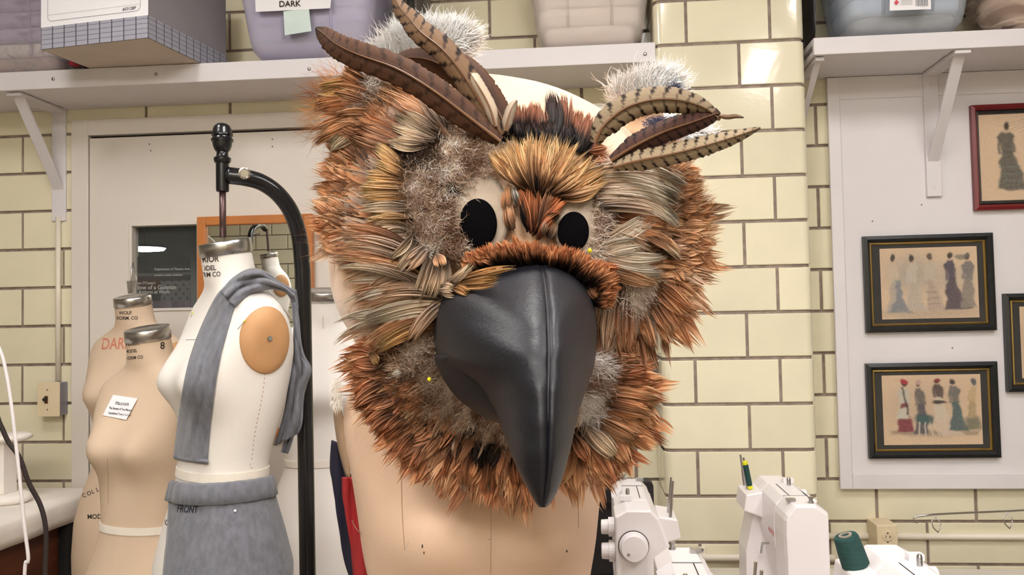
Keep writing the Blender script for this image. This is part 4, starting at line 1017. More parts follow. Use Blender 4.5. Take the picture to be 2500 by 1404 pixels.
    plate(-.02, .028, .072, .0755, H+.0012, .0009, M['greyink'], 'cover_seam')
    plate(.016, .034, .125, .140, H+.0024, .006, M['steel'], 'thread_guide')
    MB().lathe([(.006, 0), (.006, .003), (.004, .004), (.004, .009), (.006, .010), (.006, .013)], Wp(-.012, .150, H+.0022), (0, 0, 1), 14).build('tension_post', M['steel'], e)
    MB().lathe([(.0045, 0), (.0045, .014), (.003, .018)], Wp(-.012, -.045, H+.001), (0, 0, 1), 14).build('bobbin_post', M['steel'], e)
    plate(-.030, -.006, -.09, -.072, H+.0008, .010, M['plastic'], 'winder_stop')
    # light cover on the front slope, with ruler print
    q = MB(); pts = [(-.0435, H-.012), (-.022, H+.0005)]
    q.put([Wp(-.046, .01, H-.011), Wp(-.023, .01, H+.0035), Wp(-.023, .07, H+.0035), Wp(-.046, .07, H-.011), Wp(-.041, .01, H-.016), Wp(-.041, .07, H-.016)], [(0, 1, 2, 3), (0, 4, 1), (3, 2, 5)]).build('stitch_chart', M['paper'], e)
    if brand:
        v, f = text_mesh('BERNINA')
        add('lettering', [Wp(.0512, .085-(x*.0105), H-.085+y*.0105) for x, y in v], f, M['redprint'], e)
    q = MB(); q.tube([Wp(.052, .02, H-.115), Wp(.056, -.02, H-.125), Wp(.058, -.03, H-.15)], .003, 8).build('presser_lever', M['steel'], e)
    return e, Wp
m1, W1 = machine('sewing_machine', .094, 1.957, 0, 'white sewing machine with round handwheel, right of the peach form')
m3, W3 = machine('sewing_machine', .446, 1.990, math.pi, 'white sewing machine with a green spool, in front of the pillar')
p2 = pd(1655, 1337, 1.47); m2, W2 = machine('sewing_machine', p2[0], p2[1]-.175, 0, 'white sewing machine whose top just shows at bottom centre right')
p4 = pd(2150, 1340, 1.46); m4, W4 = machine('sewing_machine', p4[0]+.004, p4[1]-.175, math.pi, 'white sewing machine beneath the wall outlet at lower right', pins=False)
# green spool on the third machine
def lathe_thing(nm, label, cat, base, axis, parts, group=None):
    e = empty(nm, base, label, cat, group)
    for pn_, prof, m in parts: MB().lathe(prof, base, axis, 24).build(pn_, m, e, smooth=False)
    return e
a, b = W3(.070, -.150, 1.101-TZ-.02), W3(.078, -.150, 1.101-TZ+.055)
ax_ = pd(1818, 1126, 2.03)-pd(1832, 1193, 2.03); Ls = np.linalg.norm(ax_)
a0 = pd(1832, 1193, 2.03)
lathe_thing('thread_spool', 'slim dark green thread spool with yellow caps', 'spool', a0, ax_, [('bottom_cap', [(.0062, 0), (.0062, .007), (.0055, .0075)], M['yellow']), ('thread', [(.0060, .0077), (.0066, .010), (.0066, Ls-.011), (.0060, Ls-.0087)], M['thread']), ('top_cap', [(.0055, Ls-.0085), (.0062, Ls-.008), (.0062, Ls-.001), (.005, Ls)], M['yellow'])])
# big cone of thread on the fourth machine
db = np.dot(W4(.062, -.11, 1.101-TZ-.02)-CAM, CF); c0 = pd(2090, 1382, db); ax_ = pd(2064, 1308, db)-c0; Ls = np.linalg.norm(ax_); k = db/FPX
lathe_thing('thread_cone', 'large dark green thread cone at lower right', 'spool', c0, ax_, [('thread', [(30*k, 0), (33*k, .002), (32*k, Ls*.5), (29.5*k, Ls*.93), (27*k, Ls)], M['thread']), ('core', [(16*k, Ls-.001), (16*k, Ls+.002), (10*k, Ls+.002), (10*k, Ls-.0005)], mat('cardboard core', S(150, 138, 126), .8))])
# black case behind the first machine
bx0, bx1 = pY(1425, 1300, 2.30)[0], pY(1597, 1250, 2.30)[0]; bz = pY(1590, 1177, 2.30)[2]
bc = empty('black_case', ((bx0+bx1)/2, 2.33, TZ), 'black hard case standing behind the handwheel sewing machine', 'case')
def rr2(x0, x1, z0, z1, r, y):
    out = []
    for (cx_, cz_, a0_) in ((x1-r, z1-r, 0), (x0+r, z1-r, 90), (x0+r, z0+r, 180), (x1-r, z0+r, 270)):
        for k_ in range(6): a_ = math.radians(a0_+18*k_); out.append(np.array([cx_+r*math.cos(a_), y, cz_+r*math.sin(a_)]))
    return out
MB().loft([rr2(bx0, bx1, TZ+.001, bz, .012, y) for y in (2.30, 2.36)]).build('shell', mat('black case plastic', S(30, 24, 26), .6, bump=.3), bc)
MB().loft([rr2(bx0+.02, bx1-.02, TZ+.03, bz-.02, .010, y) for y in (2.2995, 2.296)]).build('lid_panel', mat('black lid', S(24, 18, 20), .7), bc)
MB().tube([(bx0+.04, 2.292, bz-.05), (bx0+.05, 2.285, bz-.05), (bx0+.09, 2.285, bz-.05), (bx0+.10, 2.292, bz-.05)], .005, 8).build('handle', M['black'], bc)
# ------------------------------------------------------------------ conduit, outlet, switch, wall fitting
def conduit(pts, r, label, clamps=()):
    e = empty('conduit', pts[0], label, 'conduit', 'painted wall conduits')
    MB().tube(pts, r, 14).build('pipe', M['pipe'], e, smooth=True)
    for p in clamps:
        p = np.array(p); MB().box(p, (.022, .010, .045)).build('clamp', M['pipe'], e, bevel=.002)
        MB().lathe([(.005, 0), (.004, .003)], p+np.array([0, -.0052, .015]), (0, -1, 0), 10).build('screw', M['steel'], e)
    return e
zc = pY(2350, 1313, YB-.012)[2]
conduit([(.70, YB-.011, zc+.004), (2.6, YB-.011, zc)], .011, 'cream conduit pipe running below the white board')
zc2 = pY(1750, 1362, PYF-.012)[2]
conduit([(.225, PYF-.012, zc2), (.70, PYF-.012, zc2)], .011, 'cream conduit pipe crossing the tiled pillar', [(pY(1713, 1350, PYF)[0], PYF-.006, zc2+.008)])
# outlet box
o0, o1 = pY(2140, 1282, YB-.10), pY(2196, 1404, YB-.10)
ob = empty('outlet_box', ((o0[0]+o1[0])/2, YB, o1[2]), 'cream electrical outlet box on the wall below the white board', 'outlet')
MB().mm((o0[0], YB-.10, o0[2]-.17), (o1[0], YB-.0025, o0[2])).build('box', M['ivory'], ob, bevel=.003)
cx, cz = (o0[0]+o1[0])/2, pY(2168, 1308, YB-.10)[2]
for z in (cz, cz-.040):
    rc = MB().lathe([(.0165, 0), (.0165, .0025), (.014, .003)], (cx, YB-.10, z), (0, -1, 0), 24).build('receptacle', M['ivory'], ob)
    MB().lathe([(.0026, .003), (.0024, .0034)], (cx, YB-.10, z+.008), (0, -1, 0), 10).build('ground_hole', M['ink'], rc)
    for dx, w_ in ((-.006, .0016), (.0065, .0016)): MB().mm((cx+dx-w_/2, YB-.1036, z-.007), (cx+dx+w_/2, YB-.1031, z+.0015)).build('slot', M['ink'], rc)
    MB().mm((cx+.0045, YB-.1036, z-.0035), (cx+.0100, YB-.1031, z-.0022)).build('slot', M['ink'], rc)
MB().lathe([(.003, 0), (.0025, .0015)], (cx, YB-.10, cz-.020), (0, -1, 0), 10).build('screw', M['steel'], ob)
# light switch
q0, q1 = pY(92, 933, YB-.055), pY(146, 1017, YB-.055)
lsw = empty('light_switch', ((q0[0]+q1[0])/2, YB, q1[2]), 'cream light switch on a grey box left of the dress forms', 'light switch')
MB().mm((q0[0]+.004, YB-.052, q1[2]+.003), (q1[0]-.003, YB-.0025, q0[2]-.003)).build('box', M['greymetal'], lsw, bevel=.002)
MB().mm((q0[0], YB-.058, q1[2]), (q1[0], YB-.0525, q0[2])).build('face_plate', M['ivory'], lsw, bevel=.002)
cx, cz = pY(113, 976, YB-.058)[0], pY(113, 976, YB-.058)[2]
MB().mm((cx-.006, YB-.0595, cz-.013), (cx+.006, YB-.0582, cz+.013)).build('slot', M['brown'], lsw)
MB().box((cx, YB-.066, cz+.003), (.008, .016, .009), np.array(Matrix.Rotation(.4, 3, 'X'))).build('toggle', M['ink'], lsw)
for dz in (-.034, .034): MB().lathe([(.003, 0), (.0025, .001)], (cx+.004, YB-.0582, cz+dz), (0, -1, 0), 10).build('screw', M['steel'], lsw)
xc = pY(143, 700, YB-.012)[0]
conduit([(xc, YB-.014, q0[2]+.001), (xc, YB-.014, 1.888), ], .0088, 'white conduit rising from the light switch to the shelf bracket')
# folded steel fitting beside the pillar
wf = empty('steel_wall_fitting', pY(1590, 980, YB), 'folded stainless steel fitting on the wall left of the pillar', 'wall fitting')
a = [pY(1546, 872, 2.80), pY(1590, 868, 2.80), pY(1612, 890, 2.70), pY(1616, 965, 2.70), pY(1592, 975, 2.80), pY(1546, 975, 2.80)]
add('folded_plate', a, [(0, 1, 4, 5), (1, 2, 3, 4)], M['steel'], wf, solid=.003)
MB().tube([pY(1562, 870, 2.795), pY(1590, 868, 2.795)], .008, 12).build('hinge_roll', M['steel'], wf, smooth=True)
MB().tube([pY(1590, 868, 2.795), pY(1612, 886, 2.70)], .008, 12).build('hinge_roll', M['steel'], wf, smooth=True)
s0, s1_ = pY(1577, 960, YB-.03), pY(1596, 1080, YB-.03)
MB().mm((s0[0], YB-.022, s1_[2]), (s1_[0], YB-.012, s0[2])).build('strap', M['greymetal'], wf, bevel=.001)
pb = pY(1588, 1066, YB-.022); MB().lathe([(.011, 0), (.011, .003), (.006, .0032), (.006, .006), (.003, .006)], pb, (0, -1, 0), 20).build('bolt', M['black'], wf)
MB().tube([pY(1617, 975, 2.70), pY(1603, 1060, 2.80), pY(1604, 1075, 2.80), pY(1622, 1100, 2.62)], .0028, 8).build('cable', M['ink'], wf, smooth=True)
# ------------------------------------------------------------------ clip hanger at the right
hg = empty('wire_hanger', pd(2500, 1246, 2.55), 'chrome wire hanger with two loop clips near the right edge', 'hanger')
dh = 2.58
MB().tube([pd(2240, 1276, dh), pd(2234, 1274, dh), pd(2230, 1266, dh), pd(2238, 1261, dh), pd(2280, 1256, dh), pd(2360, 1252, dh), pd(2458, 1248, dh), pd(2530, 1244, dh), pd(2620, 1241, dh)], .0030, 10).build('rod', M['chrome'], hg, smooth=True)
for x, y in ((2283, 1257), (2458, 1248)):
    MB().tube([pd(x-1, y-2, dh), pd(x, y+6, dh-.003), pd(x-9, y+16, dh-.008), pd(x-4, y+32, dh-.012), pd(x+7, y+43, dh-.012), pd(x+11, y+36, dh-.008), pd(x+14, y+20, dh-.004), pd(x+1, y+5, dh)], .0016, 8).build('clip_loop', M['steel'], hg, smooth=True)
MB().tube([pd(2560, 1243, dh), pd(2570, 1200, dh), pd(2580, 1160, dh), pd(2600, 1150, dh), pd(2610, 1170, dh+.1)], .0020, 8).build('hook', M['chrome'], hg, smooth=True)
# ------------------------------------------------------------------ ironing table at the left
tz = .955; ie = empty('ironing_table', (-2.2, 2.55, 0), 'brown ironing table with a padded white canvas top', 'table')
xr = -1.672
def pad_ring(g, z, r=.03): return [np.array([x, y, z]) for x, y in ((-3.0-g, 2.02-g), (xr-.02+g, 2.02-g), (xr+g, 2.06), (xr+g, 2.40), (xr+g, 2.80), (-3.0-g, 2.80))]
def pr(g, z):
    out = []; x0, x1, y0_, y1_ = -3.0-min(g, 0), xr+g, 1.9-g, 2.79+min(g, 0)
    for k in range(11): out.append(np.array([x0+(x1-x0)*k/10, y0_, z]))
    for k in range(1, 15): out.append(np.array([x1+.004*math.sin(k*1.7)*(k < 14), y0_+(y1_-y0_)*k/14, z]))
    for k in range(1, 11): out.append(np.array([x1-(x1-x0)*k/10, y1_, z]))
    for k in range(1, 6): out.append(np.array([x0, y1_-(y1_-y0_)*k/6, z]))
    return out
MB().loft([pr(-.02, tz-.088), pr(.004, tz-.085), pr(.012, tz-.06), pr(.008, tz-.045), pr(.014, tz-.02), pr(0, tz-.004), pr(-.03, tz+.001), pr(-.10, tz+.004)]).build('padded_top', M['pad'], ie, smooth=True)
MB().mm((-2.98, 1.95, .06), (xr-.03, 2.76, tz-.089)).build('cabinet', M['brown'], ie, bevel=.004)
MB().mm((-2.96, 1.97, 0), (xr-.06, 2.74, .0595)).build('plinth', M['ink'], ie)
MB().mm((xr-.029, 2.62, 0), (xr+.004, 2.70, tz-.0895)).build('leg', M['black'], ie)
# sleeve board on it
sbz = tz+.004
sb = empty('sleeve_board', (-2.0, 2.45, sbz), 'padded sleeve board standing on the white ironing table', 'sleeve board')
def stad(x0, x1, y, hw, z):
    out = [np.array([x0, y-hw, z])]
    for q in np.linspace(-math.pi/2, math.pi/2, 11): out.append(np.array([x1-hw+hw*math.cos(q), y+hw*math.sin(q), z]))
    out.append(np.array([x0, y+hw, z])); return out
tipx = pZ(70, 1172, sbz+.02)
def board_(z0, th, x1, y, hw, nm):
    MB().loft([stad(-2.5, x1+g, y, hw+g, z) for g, z in ((-.012, z0), (0, z0+th*.3), (0, z0+th*.7), (-.014, z0+th))]).build(nm, M['pad'], sb, smooth=True)
yb_ = 2.52
xb = pY(70, 1172, yb_)[0]; zl = pY(40, 1180, yb_-.06)[2]
board_(sbz, .03, xb, yb_, .065, 'lower_pad')
zu = pY(40, 1082, yb_-.06)[2]; board_(zu, .022, xb, yb_, .065, 'upper_pad')
MB().mm((-2.45, yb_-.03, sbz+.031), (xb-.06, yb_+.03, zu-.001)).build('support', M['pad'], sb)
# cords
def cord(nm, px, d, r, m, label):
    P0 = pd(*px[0], d); P = catmull([np.array([P0[0]-1.3, P0[1]-.2, CEIL-.001]), np.array([P0[0]-.6, P0[1]-.1, 2.1]), np.array([P0[0]-.18, P0[1]-.02, P0[2]+.2])]+[pd(x, y, d) for x, y in px], 90)
    tag(MB().tube(P, r, 8).build(nm, m, None, smooth=True), label, 'cord')
cord('iron_cord', [(-60, 780), (-25, 815), (0, 855), (14, 905), (27, 985), (45, 1140), (58, 1270), (68, 1350), (68, 1372), (60, 1404), (58, 1700)], 1.9, .0040, M['plastic'], 'white cord dangling at the far left edge')
cord('iron_cord', [(-40, 960), (0, 1035), (20, 1078), (48, 1118), (70, 1178), (98, 1232), (111, 1285), (112, 1350), (110, 1404), (110, 1700)], 1.95, .0055, M['ink'], 'black cord curving down in front of the ironing table')
# ------------------------------------------------------------------ feathered bird head
HC = (1250.0, 640.0); HD, HA = 1.13, .235
_out = np.array([(1160, 176), (1250, 186), (1350, 208), (1430, 243), (1500, 285), (1570, 350), (1630, 440), (1655, 560), (1640, 680), (1590, 790), (1545, 880), (1530, 960), (1470, 1030), (1380, 1085), (1250, 1110), (1100, 1090), (980, 1030), (910, 950), (885, 880),
                 (866, 832), (826, 770), (802, 690), (800, 630), (820, 540), (835, 430), (868, 320), (930, 240), (1040, 190)], float)
_oa = np.arctan2(_out[:, 1]-HC[1], _out[:, 0]-HC[0]); _or = np.hypot(_out[:, 0]-HC[0], _out[:, 1]-HC[1]); _k = np.argsort(_oa); _oa = _oa[_k]; _or = _or[_k]
_ta = np.linspace(-math.pi, math.pi, 361); _tr = np.interp(_ta, _oa, _or, period=2*math.pi)
_tr = np.convolve(np.pad(_tr, 8, mode='wrap'), np.ones(9)/9, 'same')[8:-8]
def head_r(u, v):
    dx, dy = np.asarray(u, float)-HC[0], np.asarray(v, float)-HC[1]
    return np.hypot(dx, dy)/np.interp(np.arctan2(dy, dx), _ta, _tr)
def head_d(u, v):
    r = head_r(u, v); rr = np.minimum(r, .95)
    return HD-HA*np.sqrt(1-rr**2.2)+np.maximum(0, r-.95)*.05
head = empty('bird_costume_head', pd(1200, 1000, HD), 'feathered bird costume head with a black leather beak', 'costume head')
# fleece-covered foam core: front and back shells
na, nr = 96, 26; V, fs = [], []
rs = np.sin(np.linspace(0, math.pi/2, nr))
for side in (0, 1):
    for r in rs:
        for a in np.linspace(-math.pi, math.pi, na, endpoint=False):
            R0 = np.interp(a, _ta, _tr)*r*.995; u, v = HC[0]+R0*math.cos(a), HC[1]+R0*math.sin(a)
            d = HD+(-1 if side == 0 else .62)*HA*math.sqrt(max(0, 1-r**2.2))
            V.append(pd(u, v, d))
    o_ = side*na*nr
    for i in range(nr-1):
        for j in range(na):
            k = (j+1) % na; q = (o_+i*na+j, o_+i*na+k, o_+(i+1)*na+k, o_+(i+1)*na+j); fs.append(q if side else q[::-1])
add('fleece_core', V, fs, M['fleece'], head, smooth=True)
# ---- feather machinery
PAL = {k: np.array([[t, *S(*c)[:3]] for t, c in v]) for k, v in {
    'rust':  [(0, (92, 62, 44)), (.25, (128, 78, 44)), (.6, (182, 116, 62)), (.85, (214, 154, 96)), (1, (232, 190, 142))],
    'rusttan': [(0, (120, 92, 72)), (.3, (150, 100, 64)), (.7, (206, 148, 96)), (1, (236, 196, 150))],
    'gold':  [(0, (84, 56, 34)), (.3, (134, 92, 46)), (.65, (194, 144, 76)), (.88, (222, 184, 112)), (1, (240, 218, 168))],
    'cream': [(0, (176, 150, 130)), (.25, (206, 182, 160)), (.7, (234, 216, 196)), (1, (248, 238, 224))],
    'creamtip': [(0, (110, 90, 78)), (.35, (150, 124, 104)), (.7, (206, 180, 150)), (1, (244, 228, 200))],
    'brown': [(0, (70, 50, 42)), (.3, (104, 68, 46)), (.65, (164, 104, 62)), (.9, (206, 150, 100)), (1, (226, 180, 132))],
    'chin':  [(0, (84, 64, 56)), (.25, (92, 58, 40)), (.5, (142, 84, 46)), (.8, (190, 118, 66)), (1, (216, 154, 102))],
    'taupe': [(0, (120, 100, 90)), (.4, (150, 122, 104)), (.75, (190, 152, 122)), (1, (222, 190, 158))],
    'fringe': [(0, (14, 10, 10)), (.38, (36, 20, 12)), (.58, (130, 70, 26)), (.8, (182, 108, 40)), (1, (206, 134, 60))],
    'orange': [(0, (92, 46, 20)), (.4, (164, 86, 28)), (.8, (200, 118, 46)), (1, (216, 150, 80))],
    'crest': [(0, (24, 20, 22)), (.45, (44, 28, 24)), (.65, (120, 62, 30)), (1, (172, 100, 56))],
    'black': [(0, (20, 17, 18)), (.6, (34, 26, 26)), (1, (70, 44, 36))],
    'fan':   [(0, (60, 36, 22)), (.25, (98, 60, 32)), (.6, (176, 124, 70)), (.85, (210, 166, 98)), (1, (236, 208, 148))],
    'white': [(0, (214, 204, 196)), (.5, (240, 236, 232)), (1, (252, 250, 248))],
    'grey':  [(0, (120, 104, 98)), (.5, (176, 164, 158)), (1, (226, 218, 212))],
}.items()}
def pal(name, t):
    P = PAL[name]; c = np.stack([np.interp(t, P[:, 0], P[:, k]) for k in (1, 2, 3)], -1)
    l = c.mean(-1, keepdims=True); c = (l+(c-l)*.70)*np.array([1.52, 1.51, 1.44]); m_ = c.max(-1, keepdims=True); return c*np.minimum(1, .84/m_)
# per-station samples of one feather: strips (barb bundles) that fan a little and end unevenly
NT = 8
def feather(p0, p1, bend, hw, pname, layer, strips=9, ragged=.22, dfun=head_d, lift=.010, curl=0.0, bright=1.0, fan=1.0, tipw=.38):
    """returns verts, faces, colours of one feather lying over the head"""
    p0 = np.array(p0, float); p1 = np.array(p1, float); L = np.linalg.norm(p1-p0)+1e-6
    d = (p1-p0)/L; n = np.array([-d[1], d[0]]); c = (p0+p1)/2+n*bend*L
    V, fs, C = [], [], []
    tilt = rng.normal(0, .0016); doff = .004+layer*.0045+rng.normal(0, .0022)
    for k in range(strips):
        lat = (k-(strips-1)/2)/max(1, (strips-1)/2) if strips > 1 else 0
        te = 1-ragged*rng.random()*(.35+.65*abs(lat))
        t = np.linspace(0, te, NT)
        B = (1-t)[:, None]**2*p0+2*(t*(1-t))[:, None]*c+t[:, None]**2*p1
        tg = np.gradient(B, axis=0); tg /= np.linalg.norm(tg, axis=1)[:, None]+1e-9; nn = np.stack([-tg[:, 1], tg[:, 0]], 1)
        prof = hw*np.minimum(1, .25+2.2*t)*(1-(1-tipw)*np.maximum(0, (t-.55)/.45)**1.5)*fan
        jit = rng.normal(0, .16)
        cen = B+nn*((lat+jit*t)*prof)[:, None]+nn*(curl*lat*t**2*L)[:, None]
        w = hw/strips*1.5*np.minimum(1, .5+t*2)*np.clip((te-t)/(te*.30), .02, 1)
        e0, e1 = cen-nn*w[:, None], cen+nn*w[:, None]
        lf = doff+lift*np.sin(np.minimum(1, t*1.15)*math.pi*.62)+tilt*lat+rng.normal(0, .0009)
        tw = rng.normal(0, .0012)
        P0 = pds(e0[:, 0], e0[:, 1], dfun(cen[:, 0], cen[:, 1])-lf-tw); P1 = pds(e1[:, 0], e1[:, 1], dfun(cen[:, 0], cen[:, 1])-lf+tw)
        b = len(V)
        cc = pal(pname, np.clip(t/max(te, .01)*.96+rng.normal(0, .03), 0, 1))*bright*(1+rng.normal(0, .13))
        for i in range(NT): V += [P0[i], P1[i]]; C += [cc[i], cc[i]]
        for i in range(NT-1): fs.append((b+2*i, b+2*i+1, b+2*i+3, b+2*i+2))
    C = np.array(C); m_ = C.max(-1, keepdims=True); return np.array(V), fs, C*np.minimum(1, .88/m_)
HERO, STUFF = [], {}
def clump(x0, y0, x1, y1, w0, w1, n, pname, bend=0.0, layer=2, hw=9, group='cheek', hero=0, ragged=.25, lj=.15, bj=.08, strips=9, dfun=head_d, lift=.010, bright=1.0, tipw=.38):
    """a tuft: n feathers rooted around (x0, y0) with tips around (x1, y1)"""
    d = np.array([x1-x0, y1-y0], float); L = np.linalg.norm(d); d /= L; nn = np.array([-d[1], d[0]])
    for i in range(n):
        q = rng.uniform(-1, 1) if n > 1 else 0
        r0 = np.array([x0, y0])+nn*q*w0+d*rng.normal(0, L*.05)+nn*rng.normal(0, w0*.15)
        r1 = np.array([x1, y1])+nn*(q*w1+rng.normal(0, w1*.12))-d*L*lj*abs(rng.normal(0, 1))*.7
        f = feather(r0, r1, bend+rng.normal(0, bj), hw*rng.uniform(.75, 1.25), pname, layer+rng.uniform(0, .8), strips, ragged, dfun, lift, bright=bright*rng.uniform(.68, 1.18), tipw=tipw)
        if i < hero: HERO.append((f, pname))
        else: STUFF.setdefault(group, []).append(f)
def field(poly_fn, n, pname, length, ang_fn, layer, hw, group, hero=0, lj=.25, aj=.25, bend=0, names=None, ragged=.25, bright=1.0, lift=.008):
    for i in range(n):
        x, y = poly_fn(); a = ang_fn(x, y)+rng.normal(0, aj); L = length*(1+rng.normal(0, lj)); pn_ = pname if names is None else names[rng.integers(len(names))]
        f = feather((x, y), (x+L*math.cos(a), y+L*math.sin(a)), bend+rng.normal(0, .07), hw*rng.uniform(.7, 1.25), pn_, layer+rng.uniform(0, .9), 8, ragged, head_d, lift, bright=bright*rng.uniform(.62, 1.18))
        if i < hero: HERO.append((f, pn_))
        else: STUFF.setdefault(group, []).append(f)
def along(pts, jitter):
    P = catmull(pts, 100)
    def g():
        p = P[rng.integers(100)]; return p[0]+rng.normal(0, jitter), p[1]+rng.normal(0, jitter)
    return g
def radial(cx, cy, twist=0.0): return lambda x, y: math.atan2(y-cy, x-cx)+twist
# --- under layers -----------------------------------------------------
# left side band, right side ring, chin ruff
field(along([(950, 330), (910, 430), (895, 530), (905, 610)], 26), 120, 'brown', 100, radial(1190, 560, .12), 0, 16, 'left_cheek_plumage', names=['brown', 'brown', 'taupe', 'rust'], bend=.10)
field(along([(880, 340), (850, 430), (840, 520), (838, 590)], 14), 80, 'rust', 58, radial(1250, 540, .25), .6, 12, 'left_cheek_plumage', names=['rust', 'rusttan', 'brown', 'rusttan'], bend=.12)
field(along([(960, 640), (990, 720), (1010, 790)], 22), 46, 'taupe', 120, lambda x, y: math.pi-.25, 0, 10, 'left_cheek_plumage', names=['taupe', 'brown', 'cream'], bend=.14, aj=.14)
field(along([(1560, 420), (1610, 500), (1620, 580), (1600, 660), (1560, 720)], 24), 150, 'brown', 106, radial(1330, 560, 0), 0, 16, 'right_cheek_plumage', names=['brown', 'rust', 'taupe', 'rusttan'])
field(along([(1630, 430), (1660, 520), (1665, 600), (1635, 680)], 14), 90, 'rusttan', 54, radial(1330, 560, 0), .6, 12, 'right_cheek_plumage', names=['rusttan', 'rust', 'rusttan', 'brown'])
field(along([(1470, 740), (1530, 740), (1580, 720), (1630, 700)], 22), 110, 'brown', 120, lambda x, y: math.radians(np.interp(x, [1460, 1540, 1600, 1660], [92, 80, 66, 48])), 0, 11, 'right_cheek_plumage', names=['brown', 'taupe', 'rust'], aj=.14)
field(along([(1480, 690), (1520, 720), (1590, 720)], 22), 60, 'taupe', 110, lambda x, y: math.radians(np.interp(x, [1460, 1540, 1620], [95, 84, 62])), 1.2, 11, 'right_cheek_plumage', names=['taupe', 'brown', 'rusttan', 'cream'], aj=.14)
ruffL = [(985, 850), (985, 900), (1020, 965), (1080, 1030), (1150, 1070), (1230, 1095), (1300, 1100)]
field(along(ruffL, 20), 190, 'chin', 132, radial(1245, 800, .10), 0, 17, 'ruff_plumage', names=['chin', 'brown', 'chin', 'rust'], lj=.16, aj=.17)
field(along([(940, 880), (960, 950), (1010, 1020), (1080, 1080), (1160, 1110), (1250, 1130), (1310, 1120)], 16), 110, 'chin', 92, radial(1245, 800, .08), .7, 14, 'ruff_plumage', names=['chin', 'rust', 'rusttan', 'chin'], lj=.2, aj=.2, hero=34)
field(along([(1050, 900), (1085, 960), (1150, 1020), (1230, 1060)], 16), 70, 'brown', 110, radial(1245, 790, .10), 1.2, 16, 'ruff_plumage', names=['brown', 'black', 'taupe', 'chin'], lj=.2, bright=.85)
ruffR = [(1460, 900), (1480, 960), (1470, 1010), (1430, 1060), (1390, 1090)]
field(along(ruffR, 18), 100, 'chin', 115, radial(1330, 900, 0), 0, 17, 'ruff_plumage', names=['chin', 'brown', 'rust'], lj=.16, aj=.2)
field(along([(1500, 905), (1525, 960), (1510, 1020), (1460, 1070), (1410, 1110)], 14), 70, 'rust', 85, radial(1330, 880, 0), .8, 14, 'ruff_plumage', names=['chin', 'rust', 'rusttan', 'rust'], lj=.22, aj=.2, hero=24)
for q in ((1000, 1030, 935, 1075), (1020, 1050, 962, 1118), (1050, 1070, 1002, 1152), (1110, 1090, 1080, 1178), (1150, 1100, 1130, 1190), (1200, 1110, 1190, 1215), (1260, 1110, 1262, 1195), (1290, 1110, 1296, 1200), (940, 960, 858, 1000), (960, 1000, 890, 1050)):
    clump(*q, 14, 18, 8, 'chin', .05, 1.5, 6, 'ruff_plumage', hero=2, ragged=.12, tipw=.12)
# left ruff tip tuft below the fleece cheek
for q in ((940, 880, 852, 872), (945, 900, 846, 915), (940, 920, 856, 965), (955, 880, 866, 846), (950, 950, 870, 1010), (985, 1000, 905, 1065)):
    clump(*q, 16, 20, 12, 'chin', .06, 1, 10, 'ruff_plumage', hero=2)
# --- left crown tufts --------------------------------------------------
for q in ((905, 225, 762, 232, 22, 26, 16, 'gold', .10), (900, 250, 755, 270, 18, 22, 14, 'rust', .08), (905, 285, 748, 345, 16, 26, 14, 'rusttan', .10), (915, 300, 790, 372, 10, 14, 7, 'creamtip', .12), (890, 210, 825, 168, 14, 18, 10, 'rust', -.05),
          (930, 250, 800, 210, 18, 24, 14, 'rust', .05), (905, 330, 822, 300, 20, 24, 14, 'brown', 0), (930, 300, 800, 300, 20, 26, 14, 'rusttan', .08)):
    clump(*q[:4], *q[4:6], q[6], q[7], q[8], 1.5, 9, 'crown_plumage', hero=4)
for q in ((1105, 325, 915, 195, 20, 22, 16, 'rusttan', .05), (1060, 335, 895, 225, 18, 20, 16, 'rust', .05), (1010, 345, 865, 265, 16, 20, 14, 'rust', .06), (990, 360, 850, 310, 16, 18, 14, 'brown', .06), (960, 330, 880, 240, 14, 18, 12, 'rusttan', .05), (1000, 320, 940, 205, 14, 16, 12, 'taupe', 0)):
    clump(*q[:4], *q[4:6], q[6], q[7], q[8], 2, 10, 'crown_plumage', hero=4)
for q in ((1065, 330, 962, 272, 10, 14, 9, 'creamtip', .04), (1060, 340, 948, 305, 10, 12, 8, 'creamtip', .02), (1045, 352, 940, 343, 9, 12, 8, 'creamtip', -.04), (1090, 310, 1020, 215, 12, 14, 8, 'taupe', 0)):
    clump(*q[:4], *q[4:6], q[6], q[7], q[8], 3.5, 7, 'crown_plumage', hero=5, ragged=.4)
# --- gold tufts on the left cheek --------------------------------------
for q in ((985, 415, 912, 352, 10, 12, 9, 'gold', .02), (1000, 430, 905, 390, 10, 14, 10, 'gold', .03), (990, 440, 880, 432, 12, 18, 12, 'gold', .03), (1005, 468, 868, 470, 12, 18, 14, 'gold', .04), (1005, 500, 872, 500, 12, 18, 12, 'creamtip', .06), (1005, 530, 885, 527, 12, 16, 12, 'gold', .06), (1000, 556, 890, 560, 10, 14, 10, 'creamtip', .08), (1010, 575, 905, 590, 10, 12, 8, 'creamtip', .1)):
    clump(*q[:4], *q[4:6], q[6], q[7], q[8], 3, 8, 'left_cheek_plumage', hero=5, ragged=.35)
# pale tips below the left eye
for q in ((1010, 575, 948, 640, 10, 12, 8, 'creamtip', -.05), (1020, 590, 960, 668, 10, 10, 7, 'creamtip', -.06), (1040, 600, 985, 660, 12, 14, 8, 'taupe', -.04), (1055, 620, 1010, 745, 10, 12, 7, 'creamtip', -.04), (1070, 630, 1045, 735, 10, 14, 8, 'creamtip', -.02), (1085, 630, 1072, 735, 8, 12, 7, 'creamtip', 0), (1095, 640, 1094, 748, 7, 8, 5, 'creamtip', .03)):
    clump(*q[:4], *q[4:6], q[6], q[7], q[8], 4, 7, 'left_cheek_plumage', hero=5, ragged=.3)
